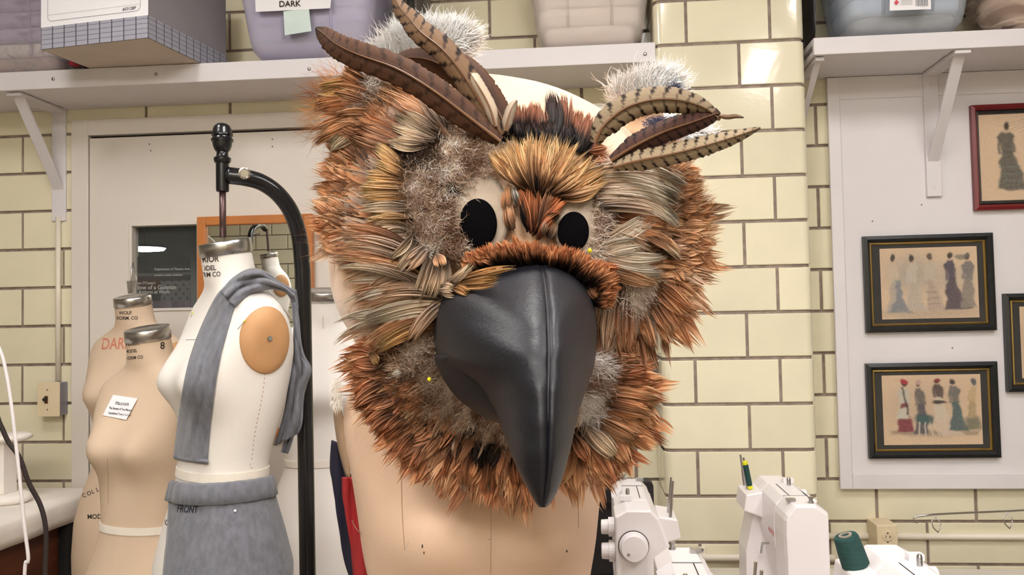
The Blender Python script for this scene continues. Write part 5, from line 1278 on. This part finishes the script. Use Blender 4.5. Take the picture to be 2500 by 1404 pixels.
# sweeping strands across the cheek
for q in ((1040, 690, 802, 628, 8, 5, 7, 'rusttan', .20), (1045, 700, 812, 650, 6, 5, 6, 'creamtip', .20), (1030, 670, 800, 610, 12, 10, 12, 'brown', .18), (1020, 640, 830, 590, 14, 14, 12, 'taupe', .16), (1010, 620, 820, 560, 16, 18, 14, 'brown', .14),
          (1075, 730, 880, 760, 16, 20, 12, 'taupe', .14), (1080, 750, 868, 790, 14, 12, 10, 'cream', .12), (1080, 770, 880, 845, 12, 12, 12, 'rusttan', .16), (1075, 790, 905, 862, 10, 8, 10, 'gold', .15), (1085, 730, 990, 845, 14, 10, 10, 'taupe', .14), (1070, 720, 900, 720, 14, 14, 10, 'taupe', .16)):
    clump(*q[:4], *q[4:6], q[6], q[7], q[8], 3, 8, 'left_cheek_plumage', hero=4, ragged=.2, bj=.02, lift=.016)
clump(905, 862, 925, 893, 3, 3, 3, 'gold', 0, 5, 6, 'left_cheek_plumage', hero=3)
# --- right cheek cream swooshes ----------------------------------------
for q in ((1465, 430, 1690, 455, 14, 12, 20, 'cream', -.22), (1465, 440, 1680, 480, 14, 12, 20, 'cream', -.24), (1470, 465, 1672, 500, 14, 12, 20, 'cream', -.24), (1470, 480, 1668, 555, 14, 12, 24, 'cream', -.28), (1470, 500, 1640, 520, 14, 14, 12, 'taupe', -.16), (1480, 420, 1660, 420, 10, 12, 10, 'taupe', -.12)):
    clump(*q[:4], *q[4:6], q[6], q[7], q[8], 4, 8, 'right_cheek_plumage', hero=6, ragged=.16, bj=.02, lift=.018)
for q in ((1465, 600, 1622, 512, 12, 12, 12, 'cream', .08), (1480, 590, 1600, 520, 12, 12, 10, 'cream', .06), (1480, 560, 1600, 600, 20, 26, 14, 'taupe', -.1), (1490, 540, 1640, 560, 18, 22, 12, 'rust', -.1), (1560, 560, 1670, 620, 14, 12, 10, 'rusttan', -.1), (1590, 580, 1665, 640, 8, 6, 6, 'creamtip', -.12),
          (1460, 615, 1640, 628, 10, 10, 10, 'cream', .14), (1470, 635, 1630, 665, 10, 12, 12, 'cream', .10), (1480, 650, 1615, 695, 12, 12, 12, 'rusttan', .06), (1470, 620, 1580, 600, 14, 16, 10, 'cream', -.05)):
    clump(*q[:4], *q[4:6], q[6], q[7], q[8], 3, 8, 'right_cheek_plumage', hero=5, ragged=.2, bj=.03, lift=.014)
for q in ((1500, 690, 1480, 880, 14, 16, 12, 'taupe', 0), (1530, 700, 1530, 880, 14, 16, 12, 'brown', 0), (1560, 740, 1600, 860, 14, 16, 12, 'rusttan', 0), (1600, 690, 1690, 770, 16, 18, 12, 'rust', 0), (1580, 710, 1650, 820, 14, 18, 12, 'brown', 0), (1480, 690, 1464, 760, 8, 10, 8, 'creamtip', 0)):
    clump(*q[:4], *q[4:6], q[6], q[7], q[8], 2.2, 9, 'right_cheek_plumage', hero=3)
# ruff right hero tips
for q in ((1480, 950, 1625, 975, 10, 8, 10, 'rusttan', -.04), (1480, 920, 1590, 915, 16, 20, 14, 'chin', -.08), (1470, 895, 1570, 885, 14, 16, 12, 'brown', -.1), (1480, 980, 1600, 1005, 14, 16, 12, 'rust', -.03), (1450, 1020, 1560, 1080, 14, 16, 12, 'rusttan', 0), (1430, 1040, 1510, 1120, 12, 12, 10, 'creamtip', 0), (1400, 1060, 1440, 1130, 12, 14, 10, 'chin', 0)):
    clump(*q[:4], *q[4:6], q[6], q[7], q[8], 2, 10, 'ruff_plumage', hero=4)
# --- forehead: dark crest then golden fan -------------------------------
for q in ((1215, 330, 1225, 262, 14, 18, 12, 'crest', 0), (1260, 330, 1262, 248, 16, 20, 16, 'crest', .05), (1300, 330, 1310, 240, 16, 18, 16, 'crest', .05), (1340, 340, 1345, 212, 10, 10, 12, 'black', .08), (1365, 345, 1382, 222, 12, 12, 12, 'crest', .08), (1395, 355, 1420, 262, 14, 16, 14, 'crest', .08), (1420, 370, 1452, 268, 12, 12, 14, 'crest', .06), (1440, 380, 1490, 370, 14, 14, 10, 'orange', .05), (1330, 350, 1330, 290, 60, 70, 40, 'black', 0), (1230, 345, 1215, 290, 12, 14, 10, 'black', 0)):
    clump(*q[:4], *q[4:6], q[6], q[7], q[8], 1, 9, 'crest_plumage', hero=3, ragged=.35)
fanp = [(1195, 352), (1225, 332), (1262, 318), (1300, 312), (1340, 306), (1378, 322), (1415, 338), (1450, 366), (1485, 395), (1490, 425)]
for k, (x, y) in enumerate(fanp):
    a = k/(len(fanp)-1); clump(1285+70*a, 460+15*a, x, y, 8, 17, 18, 'fan', -.10+.2*a, 3, 7.5, 'crest_plumage', hero=7, ragged=.42, lj=.28, bj=.10, lift=.020, tipw=.3)
clump(1310, 470, 1290, 385, 12, 14, 10, 'black', 0, 3.2, 9, 'crest_plumage', hero=2)
clump(1400, 460, 1465, 435, 14, 18, 12, 'fan', -.05, 2.6, 8, 'crest_plumage', hero=3)
# between the eyes
for q in ((1290, 560, 1255, 440, 8, 10, 10, 'orange', .05), (1300, 560, 1300, 440, 12, 18, 14, 'orange', 0), (1320, 560, 1350, 450, 12, 14, 12, 'brown', 0), (1320, 540, 1392, 470, 10, 12, 12, 'orange', -.1), (1310, 575, 1380, 500, 10, 12, 10, 'orange', -.16), (1285, 560, 1268, 470, 4, 4, 4, 'black', .04), (1330, 545, 1370, 520, 6, 6, 5, 'black', -.05), (1240, 520, 1240, 440, 8, 8, 8, 'rusttan', 0), (1250, 560, 1238, 490, 8, 8, 8, 'rusttan', 0), (1340, 580, 1350, 540, 12, 12, 8, 'taupe', 0), (1265, 500, 1250, 455, 4, 5, 4, 'grey', 0)):
    clump(*q[:4], *q[4:6], q[6], q[7], q[8], 2, 7, 'crest_plumage', hero=3, ragged=.3)
# --- fringe round the top of the beak ----------------------------------
fr_pts = [(1165, 650, -2.55), (1200, 640, -2.4), (1235, 632, -2.2), (1270, 632, -1.95), (1300, 636, -1.75), (1330, 640, -1.5), (1360, 646, -1.2), (1390, 654, -.95), (1415, 666, -.7), (1438, 684, -.45), (1450, 705, -.2), (1456, 730, .3)]
for k in range(380):
    t = rng.uniform(0, len(fr_pts)-1); i = int(t); u = t-i; a_, b_ = fr_pts[i], fr_pts[min(i+1, len(fr_pts)-1)]
    x, y, an = (a_[j]*(1-u)+b_[j]*u for j in range(3)); an += rng.normal(0, .22); L = np.interp(t, [0, 3, 5, 8, 10, 11], [46, 58, 44, 62, 66, 40])*rng.uniform(.7, 1.15)
    f = feather((x+rng.normal(0, 4), y+14+rng.normal(0, 6)), (x+L*math.cos(an), y+L*math.sin(an)), rng.normal(0, .06), 7.5, 'fringe', 5.5+rng.uniform(0, 2), 6, .3, head_d, .016)
    (HERO.append((f, 'fringe')) if k < 30 else STUFF.setdefault('beak_fringe', []).append(f))
for q in ((1450, 650, 1520, 655, 8, 6, 6, 'orange', -.1), (1440, 690, 1470, 735, 10, 10, 10, 'brown', 0)):
    clump(*q[:4], *q[4:6], q[6], q[7], q[8], 6, 6, 'beak_fringe', hero=3)
# golden spray on the left shoulder of the beak
for q in ((1110, 690, 1268, 652, 5, 4, 8, 'gold', -.02), (1105, 690, 1240, 668, 8, 8, 10, 'gold', .02), (1105, 695, 1225, 690, 8, 10, 9, 'gold', .05), (1105, 695, 1150, 716, 10, 12, 12, 'gold', .03), (1090, 700, 1160, 640, 10, 10, 10, 'creamtip', .10), (1075, 705, 1115, 712, 10, 12, 8, 'creamtip', 0)):
    clump(*q[:4], *q[4:6], q[6], q[7], q[8], 7.5, 5.5, 'beak_fringe', hero=4, ragged=.45, dfun=lambda u, v: head_d(u, v)-np.interp(u, [1090, 1140, 1180, 1220, 1280], [0, .018, .042, .055, .065]), bright=1.15)
# small shell-like feather
clump(1066, 622, 1078, 652, 2, 2, 1, 'rusttan', 0, 6.5, 17, 'left_cheek_plumage', hero=1, strips=9, ragged=.08, tipw=.9)
clump(955, 915, 985, 905, 2, 2, 1, 'white', 0, 4.5, 9, 'left_cheek_plumage', hero=1, strips=7, ragged=.1, tipw=.8)
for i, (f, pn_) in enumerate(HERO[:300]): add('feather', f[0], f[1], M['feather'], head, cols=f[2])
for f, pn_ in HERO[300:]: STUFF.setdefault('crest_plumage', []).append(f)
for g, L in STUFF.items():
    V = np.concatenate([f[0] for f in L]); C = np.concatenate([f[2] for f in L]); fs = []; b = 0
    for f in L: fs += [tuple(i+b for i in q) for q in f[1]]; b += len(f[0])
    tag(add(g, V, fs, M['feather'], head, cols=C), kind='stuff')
# ---- down (fine fluff)
def down(name, spots, L, cols, layer=3, w=.62, wave=.38, mult=2.6, parent=None, dfun=head_d, m=None, dz=.004):
    """spots: (x, y, sx, sy, n, main angle or None)"""
    X, Y, A, K = [], [], [], []
    for (x, y, sx, sy, n, an) in spots:
        n = int(n*mult)
        X.append(rng.normal(x, sx, n)); Y.append(rng.normal(y, sy, n)); A.append(rng.uniform(0, 2*math.pi, n) if an is None else rng.normal(an, .55, n))
    X, Y, A = map(np.concatenate, (X, Y, A)); n = len(X); Ls = L*rng.uniform(.5, 1.3, n)
    nz = rng.normal(0, .55, n)
    for fq in (.035, .06, .1, .16):
        th = rng.uniform(0, 6.3, 2); nz = nz+.62*np.sin(fq*(X*math.cos(th[0])+Y*math.sin(th[0]))+th[1]+1.3*np.sin(fq*.7*(Y*math.cos(th[0])-X*math.sin(th[0]))))
    ci = np.clip(((nz+2)/4*len(cols)).astype(int), 0, len(cols)-1); base = np.array([S(*c)[:3] for c in cols])[ci]*(1.28 if cols[0][0] < 200 else 1.0)*rng.uniform(*((.8, 1.12) if cols[0][0] < 200 else (.97, 1.08)), (n, 1))
    T = 5; V = np.zeros((n, T*2, 3)); t = np.linspace(0, 1, T)
    ph = rng.uniform(0, 6.3, n); off = layer*.0045+rng.normal(0, .003, n)+.004; lf = rng.uniform(.3, 1.2, n)*dz*2
    x, y = X.copy(), Y.copy()
    for i in range(T):
        a = A+wave*np.sin(ph+t[i]*5)
        if i: x = x+Ls/(T-1)*np.cos(a); y = y+Ls/(T-1)*np.sin(a)
        ww = w*(1-t[i]*.85); d = dfun(x, y)-off-lf*math.sin(t[i]*math.pi*.7)
        V[:, 2*i] = pds(x-ww*np.sin(a), y+ww*np.cos(a), d); V[:, 2*i+1] = pds(x+ww*np.sin(a), y-ww*np.cos(a), d+.0006)
    idx = np.arange(n)[:, None]*(T*2); fs = np.concatenate([idx+np.array([2*i, 2*i+1, 2*i+3, 2*i+2]) for i in range(T-1)])
    C = np.minimum(np.repeat(base[:, None], T*2, 1).reshape(-1, 3), .95)
    tag(add(name, V.reshape(-1, 3), fs.tolist(), m or M['down'], parent or head, cols=C), kind='stuff')
GR = [(120, 90, 70), (160, 132, 112), (190, 168, 150), (214, 198, 184), (236, 228, 220)]
down('eye_down', [(1040, 500, 28, 34, 2400, None), (1066, 560, 22, 28, 1700, None), (1010, 440, 22, 20, 700, None), (1105, 600, 14, 10, 450, None), (1150, 360, 26, 26, 1300, None), (1090, 420, 30, 18, 1000, None), (1180, 385, 8, 12, 160, .3), (1090, 610, 22, 12, 600, None)], 20, GR, 3.5)
down('dark_down', [(1030, 395, 26, 18, 900, None), (980, 400, 20, 14, 300, None), (1075, 455, 20, 10, 200, None)], 26, [(40, 28, 24), (66, 48, 38), (110, 88, 74)], 3)
down('crown_down', [(890, 240, 18, 18, 500, math.pi), (905, 200, 20, 14, 260, None), (940, 290, 24, 16, 300, None)], 34, [(150, 130, 118), (190, 174, 164), (226, 218, 212)], 2.6)
down('chin_down', [(1060, 880, 22, 40, 1500, None), (1010, 900, 26, 26, 600, None), (1080, 960, 30, 24, 1100, 2.2), (1130, 1000, 30, 22, 1000, 2.0), (1180, 1040, 24, 16, 600, 1.8), (1215, 1060, 12, 20, 300, 1.6)], 26, [(104, 76, 60), (150, 126, 110), (196, 178, 164), (222, 208, 196)], 2.5)
down('ruff_down', [(1440, 930, 24, 22, 800, .3), (1430, 985, 16, 18, 800, .9), (1470, 890, 22, 10, 400, 0)], 34, [(150, 120, 104), (190, 170, 160), (226, 216, 212), (236, 228, 224)], 3)
down('right_down', [(1470, 500, 12, 50, 900, .2), (1470, 610, 14, 16, 600, .3), (1540, 740, 18, 22, 500, 1.2), (1560, 700, 20, 16, 300, 1.0), (1475, 720, 10, 20, 250, 1.5)], 34, [(160, 138, 122), (198, 180, 166), (226, 212, 200)], 3)
TN = [(150, 96, 58), (190, 134, 86), (214, 168, 122), (232, 200, 160)]
def ringspots(pts, cx, cy, n, s_=12):
    out = []
    for x, y in catmull(pts, 16): out.append((x, y, s_, s_, n, math.atan2(y-cy, x-cx)))
    return out
down('wisps', ringspots([(860, 330), (830, 430), (815, 520), (812, 600)], 1250, 560, 26)+ringspots([(1660, 430), (1690, 520), (1690, 600), (1650, 690), (1600, 780)], 1330, 560, 26)+ringspots([(900, 870), (900, 960), (970, 1060), (1080, 1130), (1200, 1160), (1290, 1150)], 1245, 800, 24)+ringspots([(1530, 910), (1560, 970), (1530, 1040), (1450, 1100)], 1330, 900, 22)+ringspots([(830, 180), (780, 240), (775, 320)], 950, 270, 22), 58, TN, 2, w=.45, wave=.2, mult=.9)
# ---- eyes
def on_head(x, y, lift): return pd(x, y, float(head_d(x, y))-lift)
def patch(name, cx, cy, rx, ry, ang, lift, m, parent, n=40, rings=6, dome=.0):
    V = [on_head(cx, cy, lift+dome)]; fs = []
    for i in range(1, rings+1):
        r = i/rings
        for q in np.linspace(0, 2*math.pi, n, endpoint=False):
            u, v = r*rx*math.cos(q), r*ry*math.sin(q); V.append(on_head(cx+u*math.cos(ang)-v*math.sin(ang), cy+u*math.sin(ang)+v*math.cos(ang), lift+dome*(1-r*r)))
    for j in range(n): fs.append((0, 1+(j+1) % n, 1+j))
    for i in range(rings-1):
        for j in range(n): a = 1+i*n+j; b = 1+i*n+(j+1) % n; fs.append((a, b, b+n, a+n))
    return add(name, V, fs, m, parent, smooth=True, solid=.002)
ew = patch('eye_surround', 1172, 528, 72, 104, .05, .014, M['eyewhite'], head, dome=.006); patch('pupil', 1168, 546, 45, 60, -.06, .021, M['eyeblack'], ew, dome=.003)
ew = patch('eye_surround', 1410, 545, 58, 92, 0, .014, M['eyewhite'], head, dome=.006); patch('pupil', 1399, 566, 37.5, 48, .04, .021, M['eyeblack'], ew, dome=.003)
# ---- beak
LE = np.array([(640, 1318), (648, 1262), (660, 1200), (690, 1122), (720, 1084), (760, 1062), (810, 1057), (850, 1060), (878, 1070), (892, 1090), (906, 1122), (922, 1152), (952, 1184), (1000, 1214), (1060, 1234), (1110, 1252), (1160, 1274), (1200, 1297), (1222, 1308), (1236, 1320)], float)
RE = np.array([(640, 1326), (648, 1362), (660, 1390), (690, 1422), (720, 1442), (760, 1454), (810, 1457), (860, 1453), (900, 1446), (950, 1428), (1000, 1410), (1060, 1397), (1110, 1386), (1160, 1371), (1200, 1357), (1222, 1345), (1236, 1331)], float)
MI = np.array([(640, 1322), (700, 1331), (760, 1337), (850, 1341), (950, 1339), (1050, 1339), (1150, 1337), (1236, 1325)], float)
RD = np.array([(640, .872), (670, .835), (720, .79), (790, .748), (860, .722), (940, .705), (1020, .698), (1100, .698), (1170, .706), (1236, .722)], float)
ys = np.concatenate([np.linspace(640, 660, 8), np.linspace(664, 900, 44), np.linspace(905, 1215, 46), np.linspace(1218, 1236, 8)])
def bx(T, y): return np.interp(y, T[:, 0], T[:, 1])
def smooth_tab(T):
    y = np.linspace(640, 1236, 300); v = np.interp(y, T[:, 0], T[:, 1]); k = 9
    v2 = np.convolve(np.pad(v, k, mode='edge'), np.ones(2*k+1)/(2*k+1), 'valid'); e = np.clip(np.minimum(y-640, 1236-y)/18, 0, 1); return np.stack([y, v*(1-e)+v2*e], 1)
LE, RE, MI, RD = map(smooth_tab, (LE, RE, MI, RD))
def beak_side(T, sgn):
    rows = []; K = 20
    for y in ys:
        xm, xe, dr = bx(MI, y), bx(T, y), bx(RD, y)
        de = float(head_d(xe, y))-.004 if y < 900 else None
        dside = np.interp(y, [640, 800, 900, 960, 1040, 1130, 1236], [0, 0, .885, .850, .800, .755, .735])
        hd_ = float(head_d(xe, y))-.002
        if y < 990: w = min(1, max(0, (y-840)/150)); w = w*w*(3-2*w); dside = hd_*(1-w)+np.interp(y, [840, 990], [.90, .832])*w
        row = []
        for k in range(K+1):
            s = k/K; x = xm+(xe-xm)*math.sin(s*math.pi/2)**1.0 if False else xm+(xe-xm)*s
            g = 1-math.sqrt(max(0, 1-s**2.0)) if sgn > 0 else 1-math.sqrt(max(0, 1-s**2.2))
            g = .80*g+.20*s**1.5
            puff = .006*math.sin(min(1, s*5)*math.pi/2)-.006
            wr = .0016*math.sin(y*.07+s*5)*math.sin(s*math.pi)*np.interp(y, [640, 760, 900, 1236], [1, 1, .5, .2])
            seam = .0022*math.exp(-(s*K/1.0)**2)
            row.append(pd(x, y, dr+(dside-dr)*g-(puff+.006)*.8+wr+seam+.003*math.exp(-s*18)))
        rows.append(row)
    return rows
beak = None
for T, sgn, nm in ((LE, -1, 'beak_panel'), (RE, 1, 'beak_panel')):
    rows = beak_side(T, sgn)
    if sgn > 0: rows = [r[::-1] for r in rows]
    mb = MB().loft(rows, False, False, closed=False); o = mb.build(nm, M['leather'], head, smooth=True, solid=.003)
# seam piping down the ridge
sp = [pd(bx(MI, y), y, bx(RD, y)+.0012) for y in ys[3:-3]]
MB().tube(sp, .0014, 8).build('beak_seam', M['leather2'], head, smooth=True)
# lower mandible
LM = [(868, 1064, 1120), (890, 1070, 1170), (915, 1082, 1200), (945, 1100, 1225), (975, 1126, 1240), (1000, 1160, 1250), (1018, 1190, 1256), (1030, 1222, 1260), (1042, 1240, 1264)]
rows = []
for y, x0, x1 in catmull(LM, 24):
    r = []
    for k in range(13):
        s = k/12; x = x0+(x1-x0)*s; d0_ = min(float(head_d(x0, y))-.012, .90); r.append(pd(x, y, d0_*(1-s)+(.83)*s-.018*math.sin(s*math.pi)))
    rows.append(r)
MB().loft(rows, False, False, closed=False).build('lower_beak', M['leather2'], head, smooth=True, solid=.004)
# ---- long barred tail feathers (horns)
def quill(name, pts, hw, dA, dB, barred, base_c, dark_c, seed, bend_d=0.0, asym=.5, tipdark=0.0, edge=None, n=90, m=14, freq=15):
    P = catmull(pts, n); tg = np.gradient(P, axis=0); tg /= np.linalg.norm(tg, axis=1)[:, None]; nn = np.stack([-tg[:, 1], tg[:, 0]], 1)
    V, fs, C = [], [], []; rs_ = np.random.default_rng(seed); bc, dc = np.array(S(*base_c)[:3]), np.array(S(*dark_c)[:3]); ec = np.array(S(*edge)[:3]) if edge else bc
    for i in range(n):
        t = i/(n-1); prof = min(1, .35+t*3.2)*(1-max(0, (t-.45)/.55)**2.2*.93)
        d = dA+(dB-dA)*t-bend_d*math.sin(t*math.pi)
        for j in range(m+1):
            s = -1+2*j/m; hwj = hw*prof*(1+(asym-.5)*(1 if s > 0 else -1)*.8)*(1+(.04*rs_.normal() if abs(s) > .95 else 0))
            p = P[i]+nn[i]*s*hwj; V.append(pd(p[0], p[1], d+.010*s*s-.003*(abs(s) < .08)))
            k = t*freq; bar = 0.0
            if barred:
                ph = (k-.35*abs(s)) % 1.0; a = (.30 if abs(s) > .45 else .16); bar = 1.0 if ph < a and abs(s) > .12 else 0
                if abs(s) < .45: bar *= .7
            c = bc*(1-.10*rs_.random())*(1-bar)+dc*bar
            c = c*(1-.25*s*s)+ec*.25*s*s if edge else c
            if abs(s) < .08: c = dc*.6+bc*.4
            if tipdark: w = min(1, max(0, t-.86)/.1)*tipdark; c = c*(1-w)+dc*w
            C.append(c)
    for i in range(n-1):
        for j in range(m): a = i*(m+1)+j; fs.append((a, a+1, a+m+2, a+m+1))
    o = add(name, V, fs, M['feather'], head, smooth=True, cols=C, solid=.0012)
    MB().tube([pd(P[i][0], P[i][1], dA+(dB-dA)*i/(n-1)-bend_d*math.sin(i/(n-1)*math.pi)-.0035) for i in range(0, n, 3)], [max(.0005, .0018*(1-i/n)) for i in range(0, n, 3)], 6).build('rachis', M['quill'], o)
    return o
M['quill'] = mat('quill', S(120, 84, 56), .4)
BR = (84, 58, 44); DK = (38, 24, 20)
quill('tail_feather', [(1222, 345), (1150, 290), (1060, 222), (970, 168), (880, 135), (825, 110), (790, 82), (772, 68)], 36, .905, .96, True, BR, DK, 1, .03, .42, .8, edge=(140, 92, 62), freq=17)
quill('tail_feather', [(1225, 330), (1180, 260), (1130, 180), (1080, 120), (1030, 80), (1000, 45), (975, 15), (955, -30)], 30, .925, 1.0, True, (136, 106, 80), DK, 2, .02, .5, 0, freq=12)
quill('tail_feather', [(1240, 330), (1215, 270), (1170, 200), (1130, 155), (1105, 130)], 30, .94, 1.01, False, (70, 46, 34), DK, 3, .01, .5, .4, edge=(150, 96, 56))
quill('tail_feather', [(1190, 250), (1120, 190), (1060, 150), (1000, 140), (950, 155)], 26, .96, 1.03, False, (84, 56, 42), DK, 4, .01, .5, .3)
quill('tail_feather', [(1210, 310), (1195, 260), (1165, 205), (1150, 180), (1140, 160)], 15, .915, .95, False, (210, 190, 166), (150, 124, 104), 5, .01, .5, 0)
quill('tail_feather', [(1235, 320), (1240, 290), (1250, 262), (1262, 245)], 12, .91, .93, False, (190, 172, 152), (120, 100, 84), 6, .006, .5, 0)
quill('tail_feather', [(1452, 350), (1475, 305), (1530, 262), (1600, 243), (1665, 246), (1720, 264), (1758, 292)], 33, .93, .96, True, (158, 138, 112), DK, 7, .02, .56, 0, freq=13)
quill('tail_feather', [(1492, 392), (1550, 356), (1620, 322), (1690, 298), (1740, 280), (1758, 276)], 27, .935, .965, True, (84, 56, 48), (34, 22, 22), 8, .015, .5, .8, freq=15)
quill('tail_feather', [(1498, 408), (1560, 392), (1640, 376), (1720, 356), (1790, 335), (1856, 312)], 25, .92, .955, True, (174, 154, 126), DK, 9, .015, .52, .3, freq=15)
quill('tail_feather', [(1755, 283), (1775, 286), (1795, 284), (1815, 287)], 4.5, .962, .965, False, (110, 90, 72), DK, 10, 0, .5, .3, n=24, m=6)
# ---- ears: fleece cones edged with white fur
def cone(name, base, tip, w, d0_, d1_, m):
    b, t = np.array(base, float), np.array(tip, float); dd = t-b; L = np.linalg.norm(dd); dd /= L; n2 = np.array([-dd[1], dd[0]]); rings = []
    for s in np.linspace(0, 1, 12):
        r = w*(1-s**1.6)**.75+1.0; c_ = b+dd*L*s; dep = d0_+(d1_-d0_)*s
        rings.append([pd(c_[0]+n2[0]*r*math.cos(q), c_[1]+n2[1]*r*math.cos(q), dep+.55*r/FPX*dep*math.sin(q)) for q in np.linspace(0, 2*math.pi, 20, endpoint=False)])
    return MB().loft(rings).build(name, m, head, smooth=True)
cone('ear', (1085, 240), (1085, 78), 68, 1.10, 1.10, M['fleece'])
cone('ear', (1560, 330), (1590, 205), 60, 1.13, 1.13, M['fleece'])
flat = lambda dd: (lambda u, v: np.full(np.shape(u), dd)+0*np.asarray(u))
WH = [(236, 228, 222), (246, 242, 240), (253, 252, 252), (255, 255, 255)]
M['fluff'] = mat('white fluff', S(252, 250, 250), .9, var=.03, bump=1.0, bscale=60)
def fluff(name, pts, d, rw):
    for k, (x, y, r) in enumerate(pts):
        rings = []
        for i, ph in enumerate(np.linspace(.12, math.pi-.12, 9)):
            rings.append([pd(x+r*math.sin(ph)*math.cos(q)*(1+.12*math.sin(5*q+i)), y+r*.62*math.cos(ph)*(1+.1*math.sin(3*q)), d+rw*math.sin(ph)*math.sin(q)) for q in np.linspace(0, 2*math.pi, 18, endpoint=False)])
        MB().loft(rings).build(name, M['fluff'], head, smooth=True)
fluff('ear_tuft', [(990, 118, 42), (1045, 98, 40), (1098, 96, 36)], 1.075, .02)
fluff('ear_tuft', [(1560, 226, 36), (1605, 208, 36)], 1.115, .02)
down('ear_fur', [(960, 130, 26, 12, 700, -2.6), (1000, 105, 24, 16, 900, -2.2), (1050, 92, 22, 14, 900, -1.9), (1100, 92, 20, 12, 800, -1.2), (1125, 110, 10, 16, 400, -.5), (930, 140, 18, 8, 260, -2.7), (1135, 95, 8, 10, 200, -.3)], 42, WH, 2, w=.9, wave=.2, mult=1.6, dfun=flat(1.06))
down('ear_fur', [(1570, 225, 28, 14, 1100, -2.0), (1600, 205, 22, 14, 900, -1.5), (1630, 215, 14, 16, 600, -.9), (1535, 232, 16, 12, 400, -2.4), (1700, 330, 18, 14, 300, .4), (1660, 340, 20, 12, 300, .5)], 38, WH, 2, w=.9, wave=.26, mult=1.6, dfun=flat(1.10))
down('ear_fur', [(1640, 222, 6, 6, 60, -.6), (1600, 298, 18, 6, 80, .2)], 24, [(50, 52, 76), (80, 80, 100)], 5, w=.8, dfun=flat(1.09))
# yellow pin heads in the plumage
for x, y, m_ in ((1048, 926, 'yellow'), (1440, 612, 'yellow'), (1482, 742, 'orangepin'), (1332, 640, 'orangepin')):
    M.setdefault('orangepin', mat('orange pin', S(214, 130, 50), .4))
    p = pd(x, y, float(head_d(x, y))-.036); MB().lathe([(.0004, -.0026), (.0018, -.0016), (.0024, 0), (.0018, .0016), (.0004, .0026)], p, (0, 0, 1), 12).build('pin_head', M[m_], head, smooth=True)
